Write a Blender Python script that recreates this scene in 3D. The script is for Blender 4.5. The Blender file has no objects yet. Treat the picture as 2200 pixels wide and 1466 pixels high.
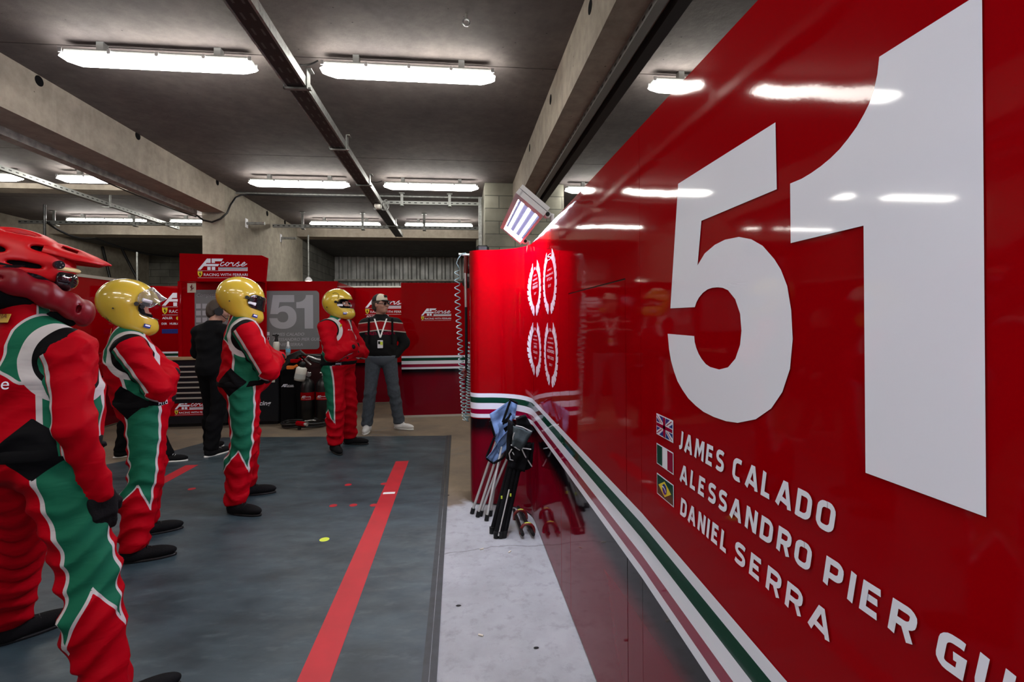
import bpy, math, random
import numpy as np
from mathutils import Vector, Matrix
from mathutils.geometry import tessellate_polygon
random.seed(7)
PI = math.pi
COL = bpy.context.scene.collection

# ---------------------------------------------------------------- materials
def newmat(name):
    m = bpy.data.materials.new(name); m.use_nodes = True
    nt = m.node_tree
    return m, nt, nt.nodes['Principled BSDF']

def mat(name, col, rough=.5, metal=0., coat=0., emit=None, es=0., var=0., vscale=6., bump=0., bscale=30., spec=None, trans=0., alpha=1., coat_rough=.04):
    m, nt, b = newmat(name)
    b.inputs['Base Color'].default_value = (*col, 1)
    b.inputs['Roughness'].default_value = rough
    b.inputs['Metallic'].default_value = metal
    b.inputs['Coat Weight'].default_value = coat
    b.inputs['Coat Roughness'].default_value = coat_rough
    if spec is not None: b.inputs['Specular IOR Level'].default_value = spec
    if emit:
        b.inputs['Emission Color'].default_value = (*emit, 1); b.inputs['Emission Strength'].default_value = es
    if trans: b.inputs['Transmission Weight'].default_value = trans
    if alpha < 1: b.inputs['Alpha'].default_value = alpha
    if var or bump:
        g = nt.nodes.new('ShaderNodeNewGeometry')
        n = nt.nodes.new('ShaderNodeTexNoise'); n.inputs['Scale'].default_value = vscale; n.inputs['Detail'].default_value = 6
        nt.links.new(g.outputs['Position'], n.inputs['Vector'])
        if var:
            r = nt.nodes.new('ShaderNodeMapRange'); r.inputs['From Min'].default_value = .3; r.inputs['From Max'].default_value = .7
            r.inputs['To Min'].default_value = 1-var; r.inputs['To Max'].default_value = 1+var
            nt.links.new(n.outputs['Fac'], r.inputs['Value'])
            mx = nt.nodes.new('ShaderNodeVectorMath'); mx.operation = 'SCALE'; mx.inputs[0].default_value = col
            nt.links.new(r.outputs[0], mx.inputs['Scale']); nt.links.new(mx.outputs[0], b.inputs['Base Color'])
        if bump:
            n2 = nt.nodes.new('ShaderNodeTexNoise'); n2.inputs['Scale'].default_value = bscale; n2.inputs['Detail'].default_value = 5
            nt.links.new(g.outputs['Position'], n2.inputs['Vector'])
            bp = nt.nodes.new('ShaderNodeBump'); bp.inputs['Strength'].default_value = bump; bp.inputs['Distance'].default_value = .01
            nt.links.new(n2.outputs['Fac'], bp.inputs['Height']); nt.links.new(bp.outputs[0], b.inputs['Normal'])
    return m

def node(nt, typ, **kw):
    n = nt.nodes.new(typ)
    for k, v in kw.items(): setattr(n, k, v)
    return n
def math_node(nt, op, a, b=None, c=None):
    n = nt.nodes.new('ShaderNodeMath'); n.operation = op
    for i, v in enumerate((a, b, c)):
        if v is None: continue
        if isinstance(v, (int, float)): n.inputs[i].default_value = v
        else: nt.links.new(v, n.inputs[i])
    return n.outputs[0]
def mixc(nt, fac, a, b):
    n = nt.nodes.new('ShaderNodeMix'); n.data_type = 'RGBA'
    if isinstance(fac, (int, float)): n.inputs[0].default_value = fac
    else: nt.links.new(fac, n.inputs[0])
    for i, v in ((6, a), (7, b)):
        if isinstance(v, tuple): n.inputs[i].default_value = (*v, 1)
        else: nt.links.new(v, n.inputs[i])
    return n.outputs[2]

def concrete(name, base, dark, streak=0., stains=.5, rough=.85, pores=True, scale=1.):
    m, nt, b = newmat(name)
    g = node(nt, 'ShaderNodeNewGeometry')
    def noise(sc, det=8, stretch=None):
        n = node(nt, 'ShaderNodeTexNoise'); n.inputs['Scale'].default_value = sc*scale; n.inputs['Detail'].default_value = det; n.inputs['Roughness'].default_value = .62
        src = g.outputs['Position']
        if stretch:
            mp = node(nt, 'ShaderNodeMapping'); mp.inputs['Scale'].default_value = stretch; nt.links.new(src, mp.inputs['Vector']); src = mp.outputs[0]
        nt.links.new(src, n.inputs['Vector']); return n.outputs['Fac']
    a = noise(.9)
    r = node(nt, 'ShaderNodeMapRange'); r.inputs['From Min'].default_value = .35; r.inputs['From Max'].default_value = .68
    nt.links.new(a, r.inputs['Value'])
    f = math_node(nt, 'MULTIPLY', r.outputs[0], stains)
    c = mixc(nt, f, base, dark)
    fine = node(nt, 'ShaderNodeMapRange'); fine.inputs['From Min'].default_value = .3; fine.inputs['From Max'].default_value = .7
    fine.inputs['To Min'].default_value = .78; fine.inputs['To Max'].default_value = 1.15
    nt.links.new(noise(9.), fine.inputs['Value'])
    vm = node(nt, 'ShaderNodeVectorMath', operation='SCALE'); nt.links.new(c, vm.inputs[0]); nt.links.new(fine.outputs[0], vm.inputs['Scale'])
    c = vm.outputs[0]
    if streak:
        s = node(nt, 'ShaderNodeMapRange'); s.inputs['From Min'].default_value = .55; s.inputs['From Max'].default_value = .75
        nt.links.new(noise(5., 4, (1, 1, .08)), s.inputs['Value'])
        c = mixc(nt, math_node(nt, 'MULTIPLY', s.outputs[0], streak), c, tuple(x*1.35 for x in base))
    if pores:
        v = node(nt, 'ShaderNodeTexVoronoi'); v.inputs['Scale'].default_value = 7.; nt.links.new(g.outputs['Position'], v.inputs['Vector'])
        p = math_node(nt, 'LESS_THAN', v.outputs['Distance'], .045)
        c = mixc(nt, math_node(nt, 'MULTIPLY', p, .75), c, tuple(x*.15 for x in base))
    nt.links.new(c, b.inputs['Base Color'])
    b.inputs['Roughness'].default_value = rough
    bp = node(nt, 'ShaderNodeBump'); bp.inputs['Strength'].default_value = .25; bp.inputs['Distance'].default_value = .01
    nt.links.new(noise(22.), bp.inputs['Height']); nt.links.new(bp.outputs[0], b.inputs['Normal'])
    return m

def blockwork(name, c1, c2, mortar):
    m, nt, b = newmat(name)
    g = node(nt, 'ShaderNodeNewGeometry'); sp = node(nt, 'ShaderNodeSeparateXYZ'); nt.links.new(g.outputs['Position'], sp.inputs[0])
    cb = node(nt, 'ShaderNodeCombineXYZ')
    nt.links.new(math_node(nt, 'ADD', sp.outputs[0], sp.outputs[1]), cb.inputs[0]); nt.links.new(sp.outputs[2], cb.inputs[1])
    br = node(nt, 'ShaderNodeTexBrick'); nt.links.new(cb.outputs[0], br.inputs['Vector'])
    br.inputs['Scale'].default_value = 1.; br.inputs['Brick Width'].default_value = .5; br.inputs['Row Height'].default_value = .2
    br.inputs['Mortar Size'].default_value = .008; br.inputs['Mortar Smooth'].default_value = .3
    br.inputs['Color1'].default_value = (*c1, 1); br.inputs['Color2'].default_value = (*c2, 1); br.inputs['Mortar'].default_value = (*mortar, 1)
    n = node(nt, 'ShaderNodeTexNoise'); n.inputs['Scale'].default_value = 2.5; n.inputs['Detail'].default_value = 8; nt.links.new(g.outputs['Position'], n.inputs['Vector'])
    r = node(nt, 'ShaderNodeMapRange'); r.inputs['From Min'].default_value = .3; r.inputs['From Max'].default_value = .7; r.inputs['To Min'].default_value = .6; r.inputs['To Max'].default_value = 1.2
    nt.links.new(n.outputs['Fac'], r.inputs['Value'])
    vm = node(nt, 'ShaderNodeVectorMath', operation='SCALE'); nt.links.new(br.outputs['Color'], vm.inputs[0]); nt.links.new(r.outputs[0], vm.inputs['Scale'])
    nt.links.new(vm.outputs[0], b.inputs['Base Color']); b.inputs['Roughness'].default_value = .9
    bp = node(nt, 'ShaderNodeBump'); bp.inputs['Strength'].default_value = .5; bp.inputs['Distance'].default_value = .01; bp.invert = True
    nt.links.new(br.outputs['Fac'], bp.inputs['Height']); nt.links.new(bp.outputs[0], b.inputs['Normal'])
    return m

RED = (.285, .0, .0025)
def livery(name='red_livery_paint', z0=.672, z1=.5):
    """glossy red vinyl; a printed black fade under the stripes runs down into a darker red"""
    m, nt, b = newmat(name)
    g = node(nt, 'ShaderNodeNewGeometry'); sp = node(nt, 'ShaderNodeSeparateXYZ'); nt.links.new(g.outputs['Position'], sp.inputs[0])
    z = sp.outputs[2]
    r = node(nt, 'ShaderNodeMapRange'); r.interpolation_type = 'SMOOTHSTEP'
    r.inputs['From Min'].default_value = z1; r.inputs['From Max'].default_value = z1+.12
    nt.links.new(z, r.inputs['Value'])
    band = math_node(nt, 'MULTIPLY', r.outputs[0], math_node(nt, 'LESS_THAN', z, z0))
    base = mixc(nt, math_node(nt, 'LESS_THAN', z, z0), RED, (.17, .0, .009)); c = mixc(nt, band, base, (.004, .002, .004))  # base red is darker below the stripes
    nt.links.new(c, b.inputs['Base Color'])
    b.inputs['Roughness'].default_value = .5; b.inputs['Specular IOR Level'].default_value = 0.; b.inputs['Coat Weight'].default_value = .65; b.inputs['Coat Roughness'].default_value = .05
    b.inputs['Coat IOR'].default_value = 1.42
    n = node(nt, 'ShaderNodeTexNoise'); n.inputs['Scale'].default_value = 1.8; n.inputs['Detail'].default_value = 3; nt.links.new(g.outputs['Position'], n.inputs['Vector'])
    n2 = node(nt, 'ShaderNodeTexNoise'); n2.inputs['Scale'].default_value = 160.; nt.links.new(g.outputs['Position'], n2.inputs['Vector'])
    h = math_node(nt, 'ADD', n.outputs['Fac'], math_node(nt, 'MULTIPLY', n2.outputs['Fac'], .006))
    bp = node(nt, 'ShaderNodeBump'); bp.inputs['Strength'].default_value = .25; bp.inputs['Distance'].default_value = .01
    nt.links.new(h, bp.inputs['Height']); nt.links.new(bp.outputs[0], b.inputs['Coat Normal'])
    return m

def gloss(name, col):
    return mat(name, col, .5, coat=.85, coat_rough=.05, spec=0.)

M = dict(
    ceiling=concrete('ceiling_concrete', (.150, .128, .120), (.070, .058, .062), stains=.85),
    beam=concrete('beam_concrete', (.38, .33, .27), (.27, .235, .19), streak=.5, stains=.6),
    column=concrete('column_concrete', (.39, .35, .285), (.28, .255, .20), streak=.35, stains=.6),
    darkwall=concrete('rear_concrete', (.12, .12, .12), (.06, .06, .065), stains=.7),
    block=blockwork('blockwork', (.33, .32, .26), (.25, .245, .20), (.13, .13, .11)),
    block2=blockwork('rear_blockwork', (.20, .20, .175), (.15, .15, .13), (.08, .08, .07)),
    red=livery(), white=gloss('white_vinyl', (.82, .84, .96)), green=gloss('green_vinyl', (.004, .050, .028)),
    crimson=gloss('crimson_vinyl', (.26, .0, .03)), blue=gloss('blue_vinyl', (.02, .04, .22)), yellow=gloss('yellow_vinyl', (.75, .60, .05)),
    blackv=gloss('black_vinyl', (.008, .008, .01)),
    redflat=mat('red_panel_paint', (.30, .0, .003), .5, spec=0., coat=.25),
    galv=mat('galvanised_steel', (.30, .31, .30), .48, .5, var=.3, vscale=25.),
    galvd=mat('weathered_steel', (.38, .37, .34), .6, .4, var=.35, vscale=14.),
    steel=mat('bright_steel', (.75, .76, .78), .28, .9),
    blackp=mat('black_plastic', (.006, .006, .007), .45, spec=.3), black=mat('black_fabric', (.0035, .0035, .0045), .9, spec=.12),
    tray=mat('black_cable_trunking', (.018, .014, .016), .6),
    cab=mat('dark_cabinet_paint', (.006, .007, .011), .35, coat=.15, spec=.3), handle=mat('aluminium_handle', (.62, .60, .56), .35, .6),
    wood=mat('worktop_wood', (.30, .20, .11), .6, var=.3),
    lampbody=mat('grey_lamp_housing', (.45, .47, .46), .5),
    lampon=mat('lit_diffuser', (.9, .9, .85), .4, emit=(1., .965, .89), es=17.5),
    workon=mat('lit_work_tube', (.9, .9, 1.), .4, emit=(.82, .84, 1.), es=118.),
    workbody=mat('white_lamp_paint', (.72, .72, .76), .4), reflector=mat('lamp_reflector', (.005, .0045, .0065), .7, spec=0.),
    skin=mat('skin', (.36, .18, .13), .55, var=.08, vscale=30.), hair=mat('brown_hair', (.04, .025, .018), .7, bump=.6, bscale=150.),
    eye=mat('eye_white', (.7, .7, .68), .2), iris=mat('iris', (.05, .03, .02), .2),
    glove=mat('black_glove', (.004, .004, .005), .75, spec=.2, bump=.3, bscale=120.),
    boot=mat('black_suede_boot', (.004, .004, .005), .8, spec=.15, bump=.3, bscale=150.),
    helmety=mat('yellow_helmet_shell', (.52, .36, .035), .25, coat=1., coat_rough=.02),
    lining=mat('black_helmet_lining', (.004, .004, .005), .9, spec=.1),
    visor=mat('smoked_visor', (.006, .006, .008), .06, coat=1.),
    clear=mat('clear_visor', (.9, .9, .95), .03, trans=.95, coat=.5),
    denim=mat('grey_denim', (.05, .062, .08), .85, var=.2, vscale=40., bump=.3, bscale=140.),
    shirt=mat('grey_shirt', (.10, .12, .15), .9), sneaker=mat('white_leather_sneaker', (.66, .66, .66), .5), sole=mat('white_rubber', (.72, .72, .70), .6),
    cream=mat('cream_cap_cloth', (.65, .60, .50), .85), lan=mat('white_lanyard', (.8, .8, .82), .7),
    bluef=mat('blue_grey_fabric', (.13, .22, .42), .8, var=.12, vscale=20., bump=.3, bscale=60.),
    tube=mat('grey_tube', (.55, .56, .56), .35, .4), darkf=mat('dark_bag_fabric', (.03, .045, .05), .8, bump=.3, bscale=60.),
    coil=mat('translucent_blue_hose', (.42, .62, .68), .18, coat=1., trans=.25),
    orange=mat('orange_plastic', (.75, .18, .02), .5), hose=mat('black_rubber_hose', (.006, .006, .007), .4, coat=.15),
    bottle=mat('white_bottle_plastic', (.62, .60, .55), .4), pet=mat('clear_bottle', (.6, .75, .85), .1, trans=.7),
    corr=mat('corrugated_steel', (.42, .43, .42), .5, .3, var=.4, vscale=3.),
    board=mat('grey_display_panel', (.16, .165, .175), .3, coat=.4), boardw=mat('pale_display_print', (.36, .36, .40), .3, coat=.4),
    bulb=mat('lit_bulb', (1, 1, .9), .4, emit=(1, .95, .8), es=14.),
    tapered=mat('red_floor_tape', (.42, .003, .014), .5, var=.1), tapewhite=mat('white_floor_tape', (.75, .75, .75), .5), yel=mat('yellow_sticker', (.62, .75, .05), .5),
    strip=mat('rubber_edge_strip', (.022, .026, .03), .6, var=.3, vscale=20.),
    brownred=mat('dark_red_plastic', (.16, .01, .01), .3, coat=.5),
)

def matfloor():
    m, nt, b = newmat('slate_vinyl_flooring')
    g = node(nt, 'ShaderNodeNewGeometry')
    def noise(sc, stretch, lo, hi, det=7):
        n = node(nt, 'ShaderNodeTexNoise'); n.inputs['Scale'].default_value = sc; n.inputs['Detail'].default_value = det; n.inputs['Roughness'].default_value = .6
        mp = node(nt, 'ShaderNodeMapping'); mp.inputs['Scale'].default_value = stretch; mp.inputs['Rotation'].default_value = (0, 0, .5)
        nt.links.new(g.outputs['Position'], mp.inputs['Vector']); nt.links.new(mp.outputs[0], n.inputs['Vector'])
        r = node(nt, 'ShaderNodeMapRange'); r.inputs['From Min'].default_value = lo; r.inputs['From Max'].default_value = hi; nt.links.new(n.outputs['Fac'], r.inputs['Value'])
        return r.outputs[0]
    c = mixc(nt, noise(2.2, (1, 2.2, 1), .35, .68), (.013, .025, .034), (.040, .066, .082))
    c = mixc(nt, math_node(nt, 'MULTIPLY', noise(7., (1, 2.5, 1), .55, .75), .5), c, (.085, .115, .130))
    nt.links.new(c, b.inputs['Base Color'])
    nt.links.new(math_node(nt, 'MULTIPLY_ADD', noise(6., (1, 2, 1), .3, .7), .2, .36), b.inputs['Roughness'])
    return m
M['mat'] = matfloor()
def perforated(name, axis, cross, off, base, period=.1):
    m, nt, b = newmat(name); g = node(nt, 'ShaderNodeTexCoord'); sp = node(nt, 'ShaderNodeSeparateXYZ'); nt.links.new(g.outputs['Object'], sp.inputs[0])
    fr = math_node(nt, 'FRACT', math_node(nt, 'DIVIDE', math_node(nt, 'ADD', sp.outputs[axis], 50.), period))
    c_ = math_node(nt, 'ABSOLUTE', math_node(nt, 'SUBTRACT', math_node(nt, 'ABSOLUTE', sp.outputs[cross]), off))
    k = math_node(nt, 'MULTIPLY', math_node(nt, 'LESS_THAN', fr, .45), math_node(nt, 'LESS_THAN', c_, .0075))
    nt.links.new(mixc(nt, k, base, (.01, .01, .01) if base[0] > .1 else (.10, .10, .10)), b.inputs['Base Color']); b.inputs['Roughness'].default_value = .5; b.inputs['Metallic'].default_value = .4 if base[0] > .1 else 0.
    return m
M['perf_y'] = perforated('perforated_rail_lengthwise', 1, 2, 0., (.27, .28, .27)); M['perf_x'] = perforated('perforated_rail_crosswise', 0, 2, 0., (.27, .28, .27))
M['tray_p'] = perforated('slotted_black_trunking', 1, 0, .030, (.018, .014, .016), .16)

def floor_material():
    m, nt, b = newmat('worn_concrete_floor')
    g = node(nt, 'ShaderNodeNewGeometry'); sp = node(nt, 'ShaderNodeSeparateXYZ'); nt.links.new(g.outputs['Position'], sp.inputs[0])
    def noise(sc, det=9, ro=.65, src=None):
        n = node(nt, 'ShaderNodeTexNoise'); n.inputs['Scale'].default_value = sc; n.inputs['Detail'].default_value = det; n.inputs['Roughness'].default_value = ro
        nt.links.new(g.outputs['Position'], n.inputs['Vector']); return n.outputs['Fac']
    def rng(v, lo, hi, a=0., c=1.):
        r = node(nt, 'ShaderNodeMapRange'); r.inputs['From Min'].default_value = lo; r.inputs['From Max'].default_value = hi
        r.inputs['To Min'].default_value = a; r.inputs['To Max'].default_value = c; nt.links.new(v, r.inputs['Value']); return r.outputs[0]
    c = mixc(nt, rng(noise(3.), .35, .7), (.34, .35, .37), (.25, .255, .27))
    c = mixc(nt, math_node(nt, 'MULTIPLY', rng(noise(14.), .52, .72), .55), c, (.14, .14, .15))
    # older brown slab begins behind the worn screed edge (Y about 3.9 m, wandering)
    edge = math_node(nt, 'ADD', sp.outputs[1], math_node(nt, 'MULTIPLY', math_node(nt, 'SUBTRACT', noise(1.6, 4), .5), 1.4))
    edge = math_node(nt, 'ADD', edge, math_node(nt, 'MULTIPLY', sp.outputs[0], -.9))
    brown = mixc(nt, rng(noise(2.), .35, .7), (.20, .155, .105), (.11, .085, .065))
    c = mixc(nt, rng(edge, 3.85, 4.0), c, brown)
    v = node(nt, 'ShaderNodeTexVoronoi'); v.feature = 'DISTANCE_TO_EDGE'; v.inputs['Scale'].default_value = .55
    wv = node(nt, 'ShaderNodeVectorMath', operation='ADD')
    nn = node(nt, 'ShaderNodeTexNoise'); nn.inputs['Scale'].default_value = 3.; nn.inputs['Detail'].default_value = 6
    nt.links.new(g.outputs['Position'], nn.inputs['Vector'])
    sc = node(nt, 'ShaderNodeVectorMath', operation='SCALE'); sc.inputs['Scale'].default_value = .25; nt.links.new(nn.outputs['Color'], sc.inputs[0])
    nt.links.new(g.outputs['Position'], wv.inputs[0]); nt.links.new(sc.outputs[0], wv.inputs[1]); nt.links.new(wv.outputs[0], v.inputs['Vector'])
    crack = math_node(nt, 'LESS_THAN', v.outputs['Distance'], .0035)
    c = mixc(nt, math_node(nt, 'MULTIPLY', crack, .6), c, (.12, .12, .12))
    nt.links.new(c, b.inputs['Base Color']); b.inputs['Roughness'].default_value = .7
    bp = node(nt, 'ShaderNodeBump'); bp.inputs['Strength'].default_value = .3; bp.inputs['Distance'].default_value = .01
    nt.links.new(noise(20.), bp.inputs['Height']); nt.links.new(bp.outputs[0], b.inputs['Normal'])
    return m
M['floor'] = floor_material()

# ---------------------------------------------------------------- mesh helpers
class MB:
    def __init__(s): s.v = []; s.f = []; s.m = []; s.mats = []; s.cur = 0; s.sm = []
    def use(s, m):
        if m not in s.mats: s.mats.append(m)
        s.cur = s.mats.index(m); return s
    def add(s, vs, fs, smooth=False):
        o = len(s.v); s.v += [tuple(v) for v in vs]
        for f in fs: s.f.append(tuple(i+o for i in f)); s.m.append(s.cur); s.sm.append(smooth)
        return s
    def box(s, x0, x1, y0, y1, z0, z1, T=None):
        vs = [Vector((x, y, z)) for x in (x0, x1) for y in (y0, y1) for z in (z0, z1)]
        if T is not None: vs = [T @ v for v in vs]
        return s.add(vs, [(0, 1, 3, 2), (4, 6, 7, 5), (0, 4, 5, 1), (2, 3, 7, 6), (0, 2, 6, 4), (1, 5, 7, 3)])
    def rbox(s, x0, x1, y0, y1, z0, z1, r=.01, T=None):
        """box with chamfered vertical and horizontal edges"""
        vs = []; 
        def ring(z, i):
            a, b, c, d = x0+i, x1-i, y0+i, y1-i; q = r
            return [(a+q, c, z), (b-q, c, z), (b, c+q, z), (b, d-q, z), (b-q, d, z), (a+q, d, z), (a, d-q, z), (a, c+q, z)]
        rings = [ring(z0, r*.8), ring(z0+r*.8, 0), ring(z1-r*.8, 0), ring(z1, r*.8)]
        for rr in rings: vs += [Vector(p) for p in rr]
        if T is not None: vs = [T @ v for v in vs]
        fs = [tuple(reversed(range(8))), tuple(range(24, 32))]
        for k in range(3):
            for i in range(8): fs.append((k*8+i, k*8+(i+1) % 8, (k+1)*8+(i+1) % 8, (k+1)*8+i))
        return s.add(vs, fs)
    def cyl(s, a, b, r, n=12, r2=None, caps=True, smooth=True):
        a = Vector(a); b = Vector(b); r2 = r if r2 is None else r2
        d = (b-a).normalized(); u = d.orthogonal().normalized(); w = d.cross(u)
        vs = []
        for p, q in ((a, r), (b, r2)):
            for i in range(n):
                t = 2*PI*i/n; vs.append(p+u*math.cos(t)*q+w*math.sin(t)*q)
        s.add(vs, [(i, (i+1) % n, n+(i+1) % n, n+i) for i in range(n)], smooth)
        if caps: s.add(vs, [tuple(reversed(range(n))), tuple(range(n, 2*n))])
        return s
    def tube(s, pts, r, n=8, caps=True, rs=None):
        pts = [Vector(p) for p in pts]; N = len(pts); vs = []
        t = (pts[1]-pts[0]).normalized(); u = t.orthogonal().normalized()
        for i, p in enumerate(pts):
            t = (pts[min(i+1, N-1)]-pts[max(i-1, 0)]).normalized()
            u = (u - t*u.dot(t)).normalized(); w = t.cross(u); q = rs[i] if rs else r
            for k in range(n):
                a = 2*PI*k/n; vs.append(p+u*math.cos(a)*q+w*math.sin(a)*q)
        fs = [(i*n+k, i*n+(k+1) % n, (i+1)*n+(k+1) % n, (i+1)*n+k) for i in range(N-1) for k in range(n)]
        s.add(vs, fs, True)
        if caps: s.add(vs, [tuple(reversed(range(n))), tuple((N-1)*n+k for k in range(n))])
        return s
    def lathe(s, c, prof, n=24, T=None):
        vs = []
        for r, z in prof:
            for k in range(n):
                a = 2*PI*k/n; v = Vector((r*math.cos(a), r*math.sin(a), z)); v = (T @ v) if T is not None else v+Vector(c); vs.append(v)
        fs = [(i*n+k, i*n+(k+1) % n, (i+1)*n+(k+1) % n, (i+1)*n+k) for i in range(len(prof)-1) for k in range(n)]
        s.add(vs, fs, True); s.add(vs, [tuple(reversed(range(n))), tuple((len(prof)-1)*n+k for k in range(n))]); return s
    def poly(s, loops, F, t=0.):
        """flat polygon (outer loop + holes) in frame F: 2D -> 3D"""
        L = [[Vector((p[0], p[1], 0)) for p in l] for l in loops]
        tri = tessellate_polygon(L); flat = [p for l in L for p in l]
        s.add([F(p.x, p.y) for p in flat], [tuple(x) for x in tri]); return s
    def ribbon(s, pts, w, F, closed=False):
        s.k = getattr(s, 'k', 0)+1; nn_ = (F(1, 0)-F(0, 0)).cross(F(0, 1)-F(0, 0)); F0 = F; un_ = nn_.normalized() if nn_.length > 1e-9 else Vector((0, 0, 0)); kk_ = .0005*(s.k % 3)
        P = [Vector((p[0], p[1])) for p in pts]; N = len(P); L = []; R = []
        for i in range(N):
            if closed: a, b = P[(i-1) % (N-1)] if i in (0, N-1) else P[i-1], P[(i+1) % (N-1)] if i in (0, N-1) else P[i+1]
            else: a, b = P[max(i-1, 0)], P[min(i+1, N-1)]
            d1 = (P[i]-a); d2 = (b-P[i])
            if d1.length < 1e-9: d1 = d2
            if d2.length < 1e-9: d2 = d1
            d1.normalize(); d2.normalize()
            n1 = Vector((-d1.y, d1.x)); n2 = Vector((-d2.y, d2.x)); m = (n1+n2)
            if m.length < 1e-6: m = n1.copy()
            m.normalize(); k = min(1/max(m.dot(n1), .35), 2.2)
            L.append(P[i]+m*w/2*k); R.append(P[i]-m*w/2*k)
        vs = [F(p.x, p.y)+un_*(kk_+.00003*i) for i, p in enumerate(L)]+[F(p.x, p.y)+un_*(kk_+.00003*i) for i, p in enumerate(R)]
        s.add(vs, [(i, i+1, N+i+1, N+i) for i in range(N-1)]); return s
    def build(s, name, m=None, parent=None):
        me = bpy.data.meshes.new(name); me.from_pydata(s.v, [], s.f)
        mats = s.mats or [m]
        for x in mats: me.materials.append(x)
        if s.mats: me.polygons.foreach_set('material_index', s.m)
        me.polygons.foreach_set('use_smooth', s.sm); me.update()
        o = bpy.data.objects.new(name, me); COL.objects.link(o)
        if parent: o.parent = parent
        return o

def tag(o, label=None, cat=None, group=None, kind=None):
    if label: o['label'] = label
    if cat: o['category'] = cat
    if group: o['group'] = group
    if kind: o['kind'] = kind
    return o
def empty(name, loc=(0, 0, 0), rz=0., label=None, cat=None, group=None):
    o = bpy.data.objects.new(name, None); o.location = loc; o.rotation_euler = (0, 0, rz); o.empty_display_size = .1
    COL.objects.link(o); return tag(o, label, cat, group)
def copy_tree(o, parent=None):
    c = o.copy(); COL.objects.link(c); c.parent = parent
    for ch in list(o.children): copy_tree(ch, c)
    return c
def structure(name, mb, m=None): return tag(mb.build(name, m), kind='structure')
def frame(o, u, v, n=None, off=0.):
    o = Vector(o); u = Vector(u); v = Vector(v); n = Vector(n) if n else u.cross(v); o = o+n*off
    return lambda a, b: o+u*a+v*b

def text_mesh(mb, txt, F, size, bold=0., align='LEFT', width=None, shear=0., sx=1.):
    cu = bpy.data.curves.new('txt', 'FONT'); cu.body = txt; cu.size = 1.; cu.offset = bold; cu.align_x = align; cu.resolution_u = 3
    ob = bpy.data.objects.new('txt', cu); COL.objects.link(ob)
    dg = bpy.context.evaluated_depsgraph_get(); me = ob.evaluated_get(dg).to_mesh()
    vs = [tuple(v.co) for v in me.vertices]; fs = [tuple(p.vertices) for p in me.polygons]
    bpy.data.objects.remove(ob); bpy.data.curves.remove(cu)
    if not vs: return mb
    if width:
        x0 = min(v[0] for v in vs); x1 = max(v[0] for v in vs); kx = width/(x1-x0)
        off = -x0 if align == 'LEFT' else -(x0+x1)/2
    else: kx = size*sx; off = 0
    mb.add([F((v[0]+off)*kx+shear*v[1]*size, v[1]*size) for v in vs], fs); return mb

GL = {
 'J': (.33, [[(-.02, -.05), (.15, -.02), (.3, .1), (.3, 1)]]),
 'A': (.84, [[(0, 0), (.36, 1), (.48, 1), (.84, 0)], [(.13, .27), (.71, .27)]]),
 'M': (.9, [[(0, 0), (.05, 1), (.14, 1), (.45, .3), (.76, 1), (.85, 1), (.9, 0)]]),
 'E': (.58, [[(.58, 1), (0, 1), (0, 0), (.58, 0)], [(0, .52), (.5, .52)]]),
 'S': (.62, [[(.6, .93), (.48, 1), (.14, 1), (.0, .88), (0, .66), (.12, .55), (.5, .46), (.62, .36), (.62, .12), (.48, 0), (.12, 0), (0, .07)]]),
 'C': (.6, [[(.6, .97), (.5, 1), (.16, 1), (0, .85), (0, .15), (.16, 0), (.5, 0), (.6, .03)]]),
 'L': (.52, [[(0, 1), (0, 0), (.52, 0)]]),
 'D': (.66, [[(0, 0), (0, 1), (.48, 1), (.66, .84), (.66, .16), (.48, 0), (-.09, 0)]]),
 'O': (.7, [[(.35, 1), (.54, 1), (.7, .85), (.7, .15), (.54, 0), (.16, 0), (0, .15), (0, .85), (.16, 1), (.36, 1)]]),
 'N': (.68, [[(0, 0), (0, 1), (.08, 1), (.6, 0), (.68, 0), (.68, 1)]]),
 'R': (.66, [[(0, 0), (0, 1), (.5, 1), (.65, .88), (.65, .56), (.5, .43), (0, .43)], [(.38, .43), (.66, 0)]]),
 'P': (.64, [[(0, 0), (0, 1), (.5, 1), (.64, .88), (.64, .5), (.5, .37), (0, .37)]]),
 'I': (0., [[(0, 0), (0, 1)]]),
 'G': (.64, [[(.64, .97), (.52, 1), (.16, 1), (0, .85), (0, .15), (.16, 0), (.64, 0), (.64, .48), (.38, .48)]]),
 'U': (.68, [[(0, 1), (0, .15), (.16, 0), (.52, 0), (.68, .15), (.68, 1)]]),
}
def rcorner(P, r):
    out = [P[0]]
    for i in range(1, len(P)-1):
        a, b, c = Vector(P[i-1]), Vector(P[i]), Vector(P[i+1]); u = a-b; v = c-b
        if u.length < 1e-6 or v.length < 1e-6 or u.normalized().dot(v.normalized()) > -.3: out.append(P[i]); continue
        q = min(r, u.length*.45, v.length*.45); p0 = b+u.normalized()*q; p1 = b+v.normalized()*q
        out += [tuple(p0), tuple((p0+p1)/4+b/2), tuple(p1)]
    return out+[P[-1]]
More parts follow.
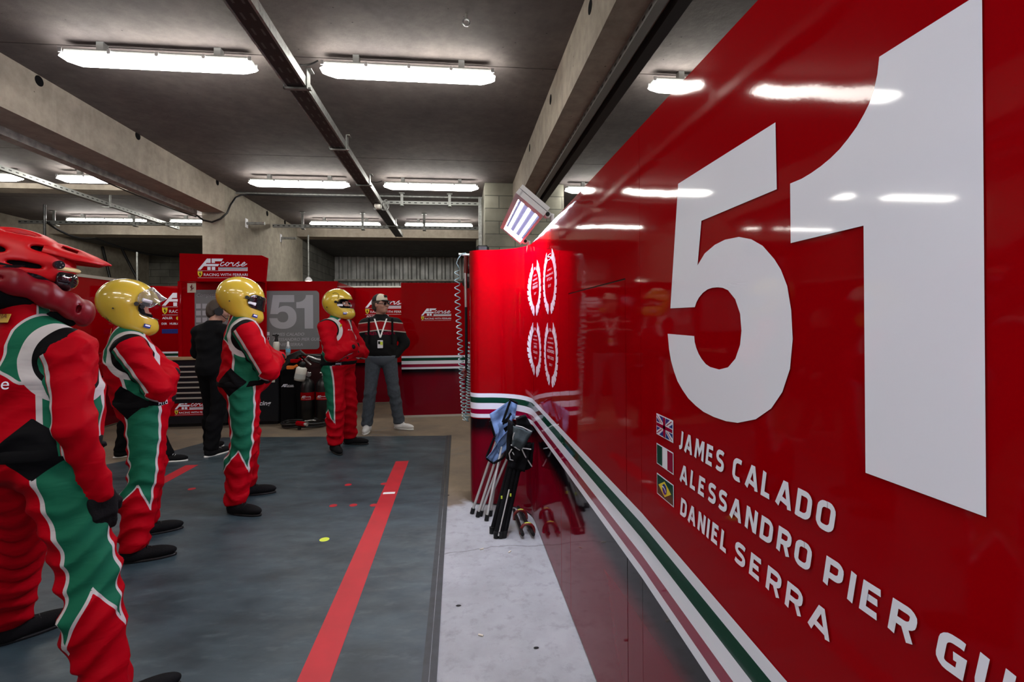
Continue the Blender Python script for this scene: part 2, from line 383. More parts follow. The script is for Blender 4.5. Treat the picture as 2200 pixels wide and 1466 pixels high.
def stroke_word(mb, word, F, x0, x1, y0, h, tw, slant=.19):
    """blocky italic capitals fitted between x0 and x1"""
    t = tw/h; H = 1-t; gap = .21+t
    tot = sum(GL[c][0]*H+gap for c in word)-gap+t
    k = (x1-x0)/(tot*h); x = t/2
    for c in word:
        w, st = GL[c]
        for s in st:
            if c in 'OSCGDPRUJ': s = rcorner(s, .16)
            pts = [((x+p[0]*H)*h*k, (t/2+p[1]*H)*h) for p in s]
            # square the ends off
            a, b = Vector(pts[0]), Vector(pts[1])
            if abs(a.x-b.x) < 1e-6 and c != 'O': pts[0] = (a.x, a.y+(t/2*h if a.y > b.y else -t/2*h))
            a, b = Vector(pts[-1]), Vector(pts[-2])
            if abs(a.x-b.x) < 1e-6 or c == 'A' or (c == 'R' and a.y < b.y): pts[-1] = (a.x, a.y+(t/2*h if a.y > b.y else -t/2*h))
            if c in 'AM':
                a, b = Vector(pts[0]), Vector(pts[1])
                if a.y < b.y-.001: pts[0] = (a.x, a.y-t/2*h)
                pts[-1] = (pts[-1][0], pts[-1][1]-(t/2*h if (c == 'M') else 0))
            mb.ribbon([(x0+p[0]+slant*(p[1]-h/2), y0+p[1]) for p in pts], tw, F)
        x += w*H+gap
    return mb

def shield(mb, F, cx, cy, w, h):
    o = [(-.5, .5), (0, .45), (.5, .5), (.5, .1), (.38, -.2), (.15, -.42), (0, -.5), (-.15, -.42), (-.38, -.2), (-.5, .1)]
    mb.use(M['yellow']).poly([[(cx+p[0]*w, cy+p[1]*h) for p in o]], F)
    F2 = lambda a, b: F(a, b)+(F(0, 0)-F(0, 0))
    n = (F(1, 0)-F(0, 0)).cross(F(0, 1)-F(0, 0)).normalized()*.0006
    hs = [(-.18, -.30), (-.05, -.12), (-.14, .02), (-.25, .12), (-.12, .12), (-.02, .28), (.1, .36), (.08, .2), (.14, .06), (.05, -.06), (.2, -.02), (.26, .1), (.3, -.06), (.14, -.16), (.06, -.14), (.1, -.32), (.02, -.3), (.0, -.16), (-.1, -.32)]
    mb.use(M['blackv']).poly([[(cx+p[0]*w, cy+p[1]*h) for p in hs]], lambda a, b: F(a, b)+n)

def af_logo(mb, F, x, y, W, full=True, sub=True):
    """team wordmark: x,y = lower left of its block, W = width; heights follow"""
    k = W/1070.
    n = (F(1, 0)-F(0, 0)).cross(F(0, 1)-F(0, 0)).normalized()*.0006
    P = lambda pts: [(x+(a-450)*k, y+(575-b)*k) for a, b in pts]
    F2 = lambda a, b: F(a, b)+n
    mb.use(M['white'])
    for pl in ([(450, 393), (650, 140), (727, 140), (727, 240), (640, 240), (622, 262), (912, 262), (885, 312), (583, 312), (515, 393)],
               [(750, 140), (998, 140), (962, 200), (820, 200), (820, 240), (750, 240)], [(657, 328), (727, 328), (727, 400), (657, 400)], [(752, 328), (825, 328), (825, 400), (752, 400)]):
        mb.poly([P(pl)], F)
    for st in ([(1015, 235), (1005, 217), (965, 232), (935, 275), (945, 300), (985, 298), (1050, 262)],
               [(1095, 222), (1060, 245), (1048, 285), (1070, 303), (1110, 280), (1125, 240), (1100, 222), (1130, 250), (1185, 222)],
               [(1178, 222), (1176, 240), (1215, 236), (1196, 280), (1206, 303), (1240, 288), (1300, 235)],
               [(1350, 225), (1330, 215), (1300, 240), (1330, 262), (1335, 290), (1305, 312), (1275, 300), (1330, 300), (1400, 272), (1440, 262), (1470, 235), (1455, 217), (1420, 238), (1390, 282), (1402, 306), (1440, 302), (1512, 255)]):
        mb.ribbon(P(st), 17*k, F)
    mb.poly([P([(893, 335), (1522, 335), (1522, 412), (893, 412)])], F)
    mb.use(M['blackv']).poly([P([(900, 342), (1513, 342), (1513, 360), (900, 360)])], F2)
    mb.use(M['redflat']).poly([P([(900, 383), (1513, 383), (1513, 398), (900, 398)])], F2)
    if sub:
        mb.use(M['white']).poly([P([(450, 414), (1522, 414), (1522, 419), (450, 419)])], F).poly([P([(450, 573), (1522, 573), (1522, 578), (450, 578)])], F)
        sx, sy = P([(500, 495)])[0]; shield(mb, F, sx, sy, 100*k, 130*k)
        tx, ty = P([(580, 535)])[0]
        mb.use(M['white']); text_mesh(mb, 'RACING WITH FERRARI', lambda a, b: F(tx+a, ty+b), 85*k, width=942*k)
    return mb

# ---------------------------------------------------------------- implicit surfaces -> mesh (surface nets)
def nets(f, org, h):
    ins = f < 0
    nx, ny, nz = f.shape
    c = np.zeros((nx-1, ny-1, nz-1), np.uint8)
    for i in (0, 1):
        for j in (0, 1):
            for k in (0, 1): c += ins[i:nx-1+i, j:ny-1+j, k:nz-1+k]
    act = (c > 0) & (c < 8)
    I = np.argwhere(act); idx = -np.ones(act.shape, np.int64); idx[act] = np.arange(len(I))
    pos = np.zeros((len(I), 3)); cnt = np.zeros(len(I))
    x, y, z = I.T
    cor = [(i, j, k) for i in (0, 1) for j in (0, 1) for k in (0, 1)]
    for a in cor:
        for ax in range(3):
            if a[ax]: continue
            b = list(a); b[ax] = 1
            fa = f[x+a[0], y+a[1], z+a[2]]; fb = f[x+b[0], y+b[1], z+b[2]]
            m = (fa < 0) != (fb < 0)
            t = np.where(m, fa/np.where(m, fa-fb, 1), 0)
            p = np.tile(np.array(a, float), (len(I), 1)); p[:, ax] += t
            pos[m] += p[m]; cnt[m] += 1
    V = (I+pos/cnt[:, None])*h+np.array(org)
    Fs = []
    for ax in range(3):
        s0 = [slice(None)]*3; s1 = [slice(None)]*3; s0[ax] = slice(0, -1); s1[ax] = slice(1, None)
        a = ins[tuple(s0)]; b = ins[tuple(s1)]
        ch = np.argwhere(a != b)
        o1, o2 = [(1, 2), (2, 0), (0, 1)][ax]
        lim = np.array(act.shape)
        ok = (ch[:, o1] > 0) & (ch[:, o2] > 0) & (ch[:, o1] < lim[o1]) & (ch[:, o2] < lim[o2]) & (ch[:, ax] < lim[ax])
        ch = ch[ok]
        q = []
        for d1, d2 in ((-1, -1), (0, -1), (0, 0), (-1, 0)):
            e = ch.copy(); e[:, o1] += d1; e[:, o2] += d2; q.append(idx[e[:, 0], e[:, 1], e[:, 2]])
        q = np.stack(q, 1); fl = ~a[ch[:, 0], ch[:, 1], ch[:, 2]]
        q[fl] = q[fl][:, ::-1]; Fs.append(q)
    return V, np.concatenate(Fs)

def sdf_mesh(name, fn, lo, hi, h, m, parent=None, attrs=None, relax=1):
    lo = np.array(lo, float); hi = np.array(hi, float)
    ax = [np.arange(lo[i], hi[i]+h, h) for i in range(3)]
    G = np.stack(np.meshgrid(*ax, indexing='ij'), -1).reshape(-1, 3).astype(np.float32)
    f = fn(G).reshape([len(a) for a in ax])
    V, Q = nets(f, lo, h)
    for _ in range(relax):
        acc = np.zeros_like(V); n = np.zeros(len(V))
        for a, b in ((0, 1), (1, 2), (2, 3), (3, 0)):
            np.add.at(acc, Q[:, a], V[Q[:, b]]); np.add.at(acc, Q[:, b], V[Q[:, a]]); np.add.at(n, Q[:, a], 1); np.add.at(n, Q[:, b], 1)
        V = V*.5+.5*acc/np.maximum(n, 1)[:, None]
    me = bpy.data.meshes.new(name); me.from_pydata(V.tolist(), [], Q.tolist())
    me.polygons.foreach_set('use_smooth', [True]*len(Q))
    mm = m if isinstance(m, (list, tuple)) else [m]
    for x in mm: me.materials.append(x)
    if attrs:
        for k, v in attrs(V).items():
            at = me.attributes.new(k, 'FLOAT', 'POINT'); at.data.foreach_set('value', v.astype(np.float32))
    me.update()
    o = bpy.data.objects.new(name, me); COL.objects.link(o)
    if parent: o.parent = parent
    return o

def A(*v): return np.array(v, np.float32)
def cone(p, a, b, ra, rb):
    a = A(*a); b = A(*b); ab = b-a; L = ab@ab
    t = np.clip(((p-a)@ab)/L, 0, 1)
    return np.linalg.norm(p-a-t[:, None]*ab, axis=1)-(ra+(rb-ra)*t)
def ell(p, c, r, R=None):
    q = p-A(*c)
    if R is not None: q = q@R
    r = A(*r); k0 = np.linalg.norm(q/r, axis=1); k1 = np.linalg.norm(q/(r*r), axis=1)
    return k0*(k0-1)/np.maximum(k1, 1e-9)
def rbx(p, c, s, r, R=None):
    q = p-A(*c)
    if R is not None: q = q@R
    q = np.abs(q)-(A(*s)-r)
    return np.linalg.norm(np.maximum(q, 0), axis=1)+np.minimum(q.max(1), 0)-r
def smin(a, b, k):
    h = np.maximum(k-np.abs(a-b), 0)/k
    return np.minimum(a, b)-h*h*k/4
def smax(a, b, k): return -smin(-a, -b, k)
def rotm(ax, a):
    c, s = math.cos(a), math.sin(a)
    return {'x': np.array([[1, 0, 0], [0, c, -s], [0, s, c]]), 'y': np.array([[c, 0, s], [0, 1, 0], [-s, 0, c]]), 'z': np.array([[c, -s, 0], [s, c, 0], [0, 0, 1]])}[ax]
def folds(p, seed, amp, zf=38., xf=9.):
    """cloth folds: warped ridges, mostly running round the limb"""
    x, y, z = p.T; s = seed
    w = 1.3*np.sin(x*xf+s)+1.2*np.sin(y*xf*1.2+2.1*s)+.9*np.sin((x+y)*17+s*3)
    a = np.sin(z*zf+w*1.1+s); b = np.sin(z*zf*.55+x*21-y*16+2*s+w)
    lowf = .5+.5*np.sin(z*7.3+x*5+s*1.7)*np.sin(y*6+s)
    return amp*((1-np.abs(a))*(.45+.55*lowf)+.7*(1-np.abs(b))*(1-.5*lowf)-.55)

# ---------------------------------------------------------------- people
def suit_material():
    """red overalls; panel edges come from signed distances stored on the cloth"""
    m, nt, b = newmat('race_suit_cloth')
    def at(n):
        a = node(nt, 'ShaderNodeAttribute'); a.attribute_name = n; return a.outputs['Fac']
    gt = lambda v, x: math_node(nt, 'GREATER_THAN', v, x)
    lt = lambda v, x: math_node(nt, 'LESS_THAN', v, x)
    mul = lambda a, c: math_node(nt, 'MULTIPLY', a, c)
    red, grn, wht, blk = (.34, .0, .006), (.010, .108, .060), (.46, .43, .44), (.004, .004, .005)
    g, r, t, a, q, w = [at(n) for n in ('side_panel', 'shoulder', 'top_patch', 'sleeve', 'underarm', 'waist')]
    tor = lt(a, 0.)
    c = mixc(nt, gt(g, 0.), red, grn)
    c = mixc(nt, lt(math_node(nt, 'ABSOLUTE', g), .0065), c, wht)
    # shoulder: green patch, broad white band, black inner edge
    patch = mul(mul(gt(t, 0.), lt(r, .115)), tor)
    c = mixc(nt, patch, c, grn)
    rim = math_node(nt, 'MAXIMUM', mul(mul(gt(t, -.012), lt(t, 0.)), lt(r, .125)), mul(mul(gt(r, .115), lt(r, .125)), gt(t, -.012)))
    c = mixc(nt, mul(rim, tor), c, wht)
    c = mixc(nt, mul(mul(lt(r, .055), tor), 1.), c, wht)
    c = mixc(nt, mul(lt(r, .014), tor), c, blk)
    # sleeve
    s = mixc(nt, lt(q, -.012), red, grn)
    s = mixc(nt, lt(math_node(nt, 'ABSOLUTE', q), .009), s, wht)
    s = mixc(nt, lt(q, -.030), s, blk)
    c = mixc(nt, gt(a, 0.), c, s)
    c = mixc(nt, mul(gt(w, 0.), tor), c, blk)
    nt.links.new(c, b.inputs['Base Color']); b.inputs['Roughness'].default_value = .62
    b.inputs['Specular IOR Level'].default_value = .05
    tc = node(nt, 'ShaderNodeTexCoord')
    n = node(nt, 'ShaderNodeTexNoise'); n.inputs['Scale'].default_value = 8.; n.inputs['Detail'].default_value = 2.; n.inputs['Distortion'].default_value = .6
    mp = node(nt, 'ShaderNodeMapping'); mp.inputs['Scale'].default_value = (1, 1, 2.6); nt.links.new(tc.outputs['Object'], mp.inputs['Vector']); nt.links.new(mp.outputs[0], n.inputs['Vector'])
    bp = node(nt, 'ShaderNodeBump'); bp.inputs['Strength'].default_value = .28; bp.inputs['Distance'].default_value = .02
    nt.links.new(n.outputs['Fac'], bp.inputs['Height']); nt.links.new(bp.outputs[0], b.inputs['Normal'])
    return m
M['suit'] = suit_material()

def jacket_material():
    m, nt, b = newmat('black_red_jacket_cloth')
    tc = node(nt, 'ShaderNodeTexCoord'); sp = node(nt, 'ShaderNodeSeparateXYZ'); nt.links.new(tc.outputs['Object'], sp.inputs[0])
    z = math_node(nt, 'SUBTRACT', sp.outputs[2], math_node(nt, 'MULTIPLY', math_node(nt, 'ABSOLUTE', sp.outputs[0]), -.12))
    band = math_node(nt, 'MULTIPLY', math_node(nt, 'GREATER_THAN', z, 1.305), math_node(nt, 'LESS_THAN', z, 1.405))
    edge = math_node(nt, 'MULTIPLY', math_node(nt, 'GREATER_THAN', z, 1.293), math_node(nt, 'LESS_THAN', z, 1.417))
    c = mixc(nt, edge, (.006, .006, .007), (.4, .36, .32)); c = mixc(nt, band, c, (.24, .002, .006)); b.inputs['Specular IOR Level'].default_value = .2
    nt.links.new(c, b.inputs['Base Color']); b.inputs['Roughness'].default_value = .85
    return m
M['jacket'] = jacket_material()

class Fig:
    def __init__(s, feet, armk=1., shz=1.365, pelvis=(0, 0), chest=(0, .0), belly=0., arms='crossed', head=(0, .02, 1.635), hyaw=0., hpitch=0., hroll=0., width=1., arm_pts=None, kneebend=(.03, .03)):
        s.armk = armk; s.sz = shz; s.feet = [A(f[0], f[1], .1) for f in feet]; s.fyaw = [f[2] for f in feet]
        s.pel = A(pelvis[0], pelvis[1], .95); s.ch = A(chest[0], chest[1], 0); s.belly = belly; s.w = width
        s.hip = [s.pel+A(sx*.095*width, 0, -.02) for sx in (1, -1)]
        s.knee = []
        for i in (0, 1):
            k = (s.hip[i]+s.feet[i])/2; k[2] = .50; k[1] += kneebend[i]; s.knee.append(k)
        s.sh = [s.ch+A(sx*.188*width, -.015, shz) for sx in (1, -1)]
        if arm_pts: s.el = [A(*arm_pts[0][0]), A(*arm_pts[1][0])]; s.wr = [A(*arm_pts[0][1]), A(*arm_pts[1][1])]
        elif arms == 'crossed':
            s.el = [s.ch+A(.268, .115+belly*.3, 1.065), s.ch+A(-.268, .115+belly*.3, 1.065)]
            s.wr = [s.ch+A(.03, .190+belly*.7, 1.15), s.ch+A(.0, .165+belly*.7, 1.085)]; s.hd = [(-1, -.40, .0), (1, -.40, .0)]
        s.hc = A(*head); s.hrot = rotm('z', hyaw)@rotm('x', hpitch)@rotm('y', hroll)
        s.heul = Matrix([list(r) for r in s.hrot]).to_euler()
    def torso(s, p, e=0.):
        c = s.ch; w = s.w; q = (s.pel+s.ch*A(1, 1, 0))*.5
        d = ell(p, (c[0], c[1]-.005, s.sz-.10), (.185*w+e, .122+e, .18+e))
        d = smin(d, ell(p, (q[0]+.0, (c[1]+s.pel[1])/2+.018+s.belly*.55, 1.10), (.165*w+e+s.belly*.3, .125+e+s.belly*.75, .18+e)), .08)
        d = smin(d, ell(p, (s.pel[0], s.pel[1]-.012, .965), (.180*w+e, .135+e, .13+e)), .08)
        for i in (0, 1):
            d = smin(d, cone(p, c+A(0, -.015, s.sz+.05), s.sh[i], .058+e, .060+e), .05)
        return d
    def neck(s, p, e=0.): return cone(p, s.ch+A(0, -.015, s.sz+.05), (s.hc+s.ch*0)+A(0, -.02, -.06), .062+e, .056+e)
    def arm(s, p, i, e=0.):
        k = getattr(s, 'armk', 1.); d = cone(p, s.sh[i], s.el[i], (.062+e)*k, (.047+e)*k)
        return smin(d, cone(p, s.el[i], s.wr[i], (.047+e)*k, (.031+e)*k), .03)
    def leg(s, p, i, e=0., cuff=0.):
        d = cone(p, s.hip[i], s.knee[i], .094+e, .060+e)
        d = smin(d, cone(p, s.knee[i], s.feet[i], .060+e, .040+e+cuff), .04)
        return smin(d, ell(p, (s.knee[i]*.55+s.feet[i]*.45)+A(0, -.025, .03), (.058+e, .062+e, .12)), .03)
    def head(s, p):
        q = (p-s.hc)@s.hrot
        d = ell(q, (0, -.01, .03), (.076, .098, .098))
        d = smin(d, ell(q, (0, .022, -.035), (.062, .072, .085)), .04)
        d = smin(d, ell(q, (0, .065, -.085), (.032, .028, .026)), .03)       # chin
        d = smin(d, cone(q, (0, .094, .018), (0, .118, -.022), .010, .016), .014)   # nose
        for sx in (1, -1):
            d = smin(d, ell(q, (sx*.030, .088, .030), (.026, .012, .009)), .012)     # brow
            d = smax(d, -ell(q, (sx*.032, .104, .008), (.018, .018, .012)), .010)    # eye socket
            d = smin(d, ell(q, (sx*.045, .066, -.022), (.022, .020, .020)), .02)     # cheek
            d = smin(d, ell(q, (sx*.080, -.005, -.005), (.010, .020, .032)), .008)   # ear
        d = smin(d, ell(q, (0, .098, -.052), (.026, .012, .007)), .006)      # lips
        d = smax(d, -ell(q, (0, .112, -.0535), (.024, .010, .0022)), .003)
        return d

def hand_fn(wr, dirv, palmn, curl, side, e=0.):
    """five fingers of different lengths, bent at the knuckles; thumb leaves the side of the palm"""
    d = A(*dirv); d /= np.linalg.norm(d); n = A(*palmn); n -= d*(n@d); n /= np.linalg.norm(n); t = np.cross(n, d)*side
    wr = A(*wr)
    R = np.stack([t, d, n], 1)
    ch = []
    for k, (off, ln) in enumerate(((-.030, .072), (-.010, .080), (.010, .075), (.028, .060))):
        b = wr+d*.095+t*off; ang = 0.; pts = [b]
        for j, fr in enumerate((.45, .32, .23)):
            ang += curl*(.55+.25*j); pts.append(pts[-1]+(d*math.cos(ang)+n*math.sin(ang))*ln*fr)
        ch.append((pts, (.0098+e, .009+e, .0085+e, .0075+e)))
    b = wr+d*.028-t*.032; p1 = b+(d*.75-t*.55+n*.25)*.040; p2 = p1+(d*.9-t*.05+n*.45)*.032
    ch.append(([b, p1, p2], (.014+e, .0115+e, .010+e)))
    def f(p):
        r = rbx(p, wr+d*.052, (.042+e, .050, .016+e), .014, R)
        r = smin(r, cone(p, wr-d*.04, wr+d*.02, .032+e, .028+e), .02)
        for pts, rr in ch:
            for i in range(len(pts)-1): r = smin(r, cone(p, pts[i], pts[i+1], rr[i], rr[i+1]), .004)
        return r
    return f, wr

def build_hand(name, F, i, parent, m, curl=.5, dirv=None, palmn=None, e=0.):
    dv = dirv if dirv is not None else (F.hd[i] if hasattr(F, 'hd') else tuple(F.wr[i]-F.el[i]))
    pn = palmn if palmn is not None else (0, 1, 0)
    f, w = hand_fn(F.wr[i], dv, pn, curl, 1 if i == 0 else -1, e)
    return sdf_mesh(name, f, w-.2, w+.2, .0055, m, parent)

def boot(parent, F, i, m, name='boot', sneaker=False, solem=None):
    f = F.feet[i]; yw = F.fyaw[i]
    R = rotm('z', yw)
    base = A(f[0], f[1], 0)
    def fn(p):
        q = (p-base)@R
        d = ell(q, (0, .10, .040), (.044, .132, .040))
        d = smin(d, ell(q, (0, .0, .05), (.038, .066, .055)), .04)
        d = smin(d, cone(q, (0, -.005, .05), (0, -.01, .17 if sneaker is False else .10), .044, .046), .05)
        d = smax(d, .012-q[:, 2], .006)
        return d
    b = sdf_mesh(name, fn, base-A(.28, .28, .02), base+A(.28, .28, .24), .008, m, parent)
    def sf(p):
        q = (p-base)@R
        d = ell(q*A(1, 1, 0), (0, .075, 0), (.046, .155, .1))
        return smax(d, np.abs(q[:, 2]-.0105)-.0095, .004)
    sdf_mesh('sole', sf, base-A(.28, .28, .02), base+A(.28, .28, .05), .006, solem or M['blackp'], b)
    mb = MB(); T = lambda x, y, z: A(x, y, z)@R.T+base
    for k in range(4):
        y = .045+.022*k; z = .108-.013*k-(.0 if sneaker else -.0)
        mb.tube([T(-.026, y, z-.012), T(0, y+.006, z), T(.026, y+.012, z-.012)], .0028, 5)
    mb.build('laces', M['blackp'] if not sneaker else M['lan'], b)
    return b

def wrap(a): return (a+PI) % (2*PI)-PI

def make_crew(label, loc, heading, F, S=1., seed=1., helmet='visor', glove_hands=(False, False), h=.0115, sleeve_down=False, bulk=.026):
    root = empty('person', (loc[0], loc[1], 0), heading-PI/2, label, 'person'); root.scale = (S, S, S)
    # body (skin) underneath
    def body(p):
        d = smin(F.torso(p, -.012), F.neck(p), .03); d = smin(d, F.head(p), .02)
        for i in (0, 1): d = smin(d, F.arm(p, i, -.008), .02); d = smin(d, F.leg(p, i, -.012), .03)
        return d
    near = helmet == 'open'
    sdf_mesh('body', body, (-.55, -.42, .03), (.55, .6, 1.8), .0095 if near else .022, M['skin'], root)
    E = bulk
    def suit(p):
        d = F.torso(p, E)
        for i in (0, 1): d = smin(d, F.leg(p, i, E+.004, .012), .035)
        for i in (0, 1): d = smin(d, F.arm(p, i, E), .028)
        d = smin(d, F.neck(p, .010), .03)
        z = p[:, 2]
        amp = .009+.5*.012*(1+np.sin(p[:, 0]*13+p[:, 1]*11+z*5+seed*2))*.6+.007*np.exp(-((z-.45)/.16)**2)+.012*np.exp(-((z-.14)/.10)**2)
        far = np.clip((1.42-z)/.1, 0.2, 1)
        fa = np.zeros(len(p), np.float32)
        for i in (0, 1):
            for a, b, sg in ((F.sh[i], F.el[i], 1.), (F.el[i], F.wr[i], 2.)):
                ab = b-a; L = np.linalg.norm(ab); u = ab/L; t = (p-a)@u; v = p-a-t[:, None]*u; near_ = np.exp(-((np.linalg.norm(v, axis=1)-.06)/.05)**2)*((t > -.03) & (t < L+.03))
                q = np.abs(np.sin(t*46+9*v[:, 0]+7*v[:, 2]+2.2*np.sin(v[:, 1]*22+sg+seed)+seed*sg)); fa = np.maximum(fa, near_*(.55-q)*(.5+.5*np.sin(t*11+sg+seed))*.016)
        d = d-folds(p, seed, 1., 34.)*amp*far-fa
        d = smax(d, z-1.545, .01)
        return smax(d, .075-z, .012)
    def attrs(V):
        legs = np.stack([F.leg(V, i) for i in (0, 1)]); li = legs.argmin(0); z = V[:, 2]
        ld = legs.min(0); td = np.minimum(F.torso(V), ld); G = np.zeros(len(V))
        sg = np.where(V[:, 0] > (F.pel[0]), 1, -1)
        isleg = z < .955
        for i, sx in ((0, 1), (1, -1)):
            pts = np.array([F.feet[i]-A(0, 0, .1), F.feet[i], F.knee[i], F.hip[i], F.hip[i]+A(0, 0, .2)])
            ax = np.interp(z, pts[:, 2], pts[:, 0]); ay = np.interp(z, pts[:, 2], pts[:, 1])
            ph = np.arctan2(V[:, 1]-ay, (V[:, 0]-ax)*sx)
            g = (.80+.10*np.sin(z*9+1)+1.3*np.clip(.62-z, 0, .28)-np.abs(wrap(ph+.30+.9*np.clip(.62-z, 0, .28))))*.085
            zb = .475-.15*np.clip(ph+.5, 0, 2.2)-.17*np.clip(-.5-ph, 0, 2)
            g = np.minimum(g, (z-zb)*.75)
            m = isleg & (li == i); G[m] = g[m]
        cx = (F.ch[0]*np.clip((z-.95)/.4, 0, 1)+F.pel[0]*(1-np.clip((z-.95)/.4, 0, 1)))
        cy = (F.ch[1]*np.clip((z-.95)/.4, 0, 1)+F.pel[1]*(1-np.clip((z-.95)/.4, 0, 1)))
        ph = np.arctan2((V[:, 1]-cy), np.abs(V[:, 0]-cx))
        g = (.50+.1*(z-1.1)-np.abs(wrap(ph-.02)))*.14
        G[~isleg] = g[~isleg]
        dist = np.stack([np.linalg.norm(V-(F.sh[i]+A((1, -1)[i]*.012, .02, -.03)), axis=1) for i in (0, 1)])
        r = dist.min(0)-.112; si = np.where(V[:, 0]-F.ch[0] > 0, 0, 1)
        ad = np.stack([F.arm(V, i, 0) for i in (0, 1)]); ai = ad.argmin(0); amin = ad.min(0)
        farm = (td-amin)*1.
        rr = np.where(dist.min(0) < .112, 1, 0)
        sp = np.zeros(len(V))
        for i, sx in ((0, 1), (1, -1)):
            n = A(sx*.8, 0, 0)+(F.el[i]-F.sh[i])/np.linalg.norm(F.el[i]-F.sh[i])*.45; n /= np.linalg.norm(n); m = ai == i
            sp[m] = ((V-F.sh[i])@n)[m]
        sleeve = np.maximum(-r, np.minimum(sp-.035, farm+.006))
        sleeve = np.where(isleg & (farm < .02), -1, sleeve)
        top = np.minimum((z-(F.sz-.10)-.5*np.clip(.14-np.abs(V[:, 0]-F.ch[0]), 0, 1)), (.105-np.abs(np.abs(V[:, 0]-F.ch[0])-.155)))
        top = np.minimum(top, (.02-(V[:, 1]-F.ch[1]))+.04)
        q = np.zeros(len(V))
        for i in (0, 1):
            for a, b in ((F.sh[i], F.el[i]), (F.el[i], F.wr[i])):
                ab = b-a; t = np.clip(((V-a)@ab)/(ab@ab), 0, 1); c = a+t[:, None]*ab; v = V-c; dd = np.linalg.norm(v, axis=1)
                u = ab/np.linalg.norm(ab)
                dn = A(0, -.45, -1.) if not sleeve_down else A(-.85 if i == 0 else .85, -.5, 0)
                dn = dn-u*(dn@u); dn /= np.linalg.norm(dn)
                qq = .050-(v@dn)
                other = np.linalg.norm(V-(F.el[i]), axis=1)
                m = (ai == i); 
                if a is F.sh[i]: q[m] = qq[m]; dpre = dd.copy()
                else:
                    m2 = m & (dd < dpre); q[m2] = qq[m2]
        w = .082-np.abs(z-.985)*.75-np.abs(wrap(ph+.58))*.13
        return dict(side_panel=G, shoulder=r, top_patch=top, sleeve=sleeve, underarm=q, waist=w)
    lo = np.minimum(np.minimum(F.el[0], F.el[1]), np.minimum(F.feet[0], F.feet[1]))-.16; hi = np.maximum(np.maximum(F.el[0], F.el[1]), np.maximum(F.feet[0], F.feet[1]))+.16
    for w in F.wr: lo = np.minimum(lo, w-.1); hi = np.maximum(hi, w+.1)
    lo[0] = min(lo[0], -.36); hi[0] = max(hi[0], .36); lo[1] = min(lo[1], -.30); hi[1] = max(hi[1], .34)
    lo[2] = .04; hi[2] = 1.6
    sdf_mesh('racing_suit', suit, lo, hi, h, M['suit'], root, attrs)
    def belt(p):
        d = smin(F.torso(p, E+.004), smin(F.leg(p, 0, E+.006), F.leg(p, 1, E+.006), .03), .035)
        return smax(d, np.abs(p[:, 2]-.968-.03*(p[:, 1]-F.pel[1]))-.024, .006)
    bl = sdf_mesh('belt', belt, (-.36, -.34, .89), (.36, .42, 1.05), .011, M['black'], root)
    for i in (0, 1):
        boot(root, F, i, M['boot'])
        build_hand('glove', F, i, root, M['glove'], curl=.45 if glove_hands[i] else .25, e=.003,
                   dirv=None if not glove_hands[i] else (0.02, .12, -1), palmn=(0, 1, 0) if not glove_hands[i] else (-1 if i == 0 else 1, .2, 0))
    return root

def place_head(o, F): o.location = F.hc; o.rotation_euler = F.heul; return o

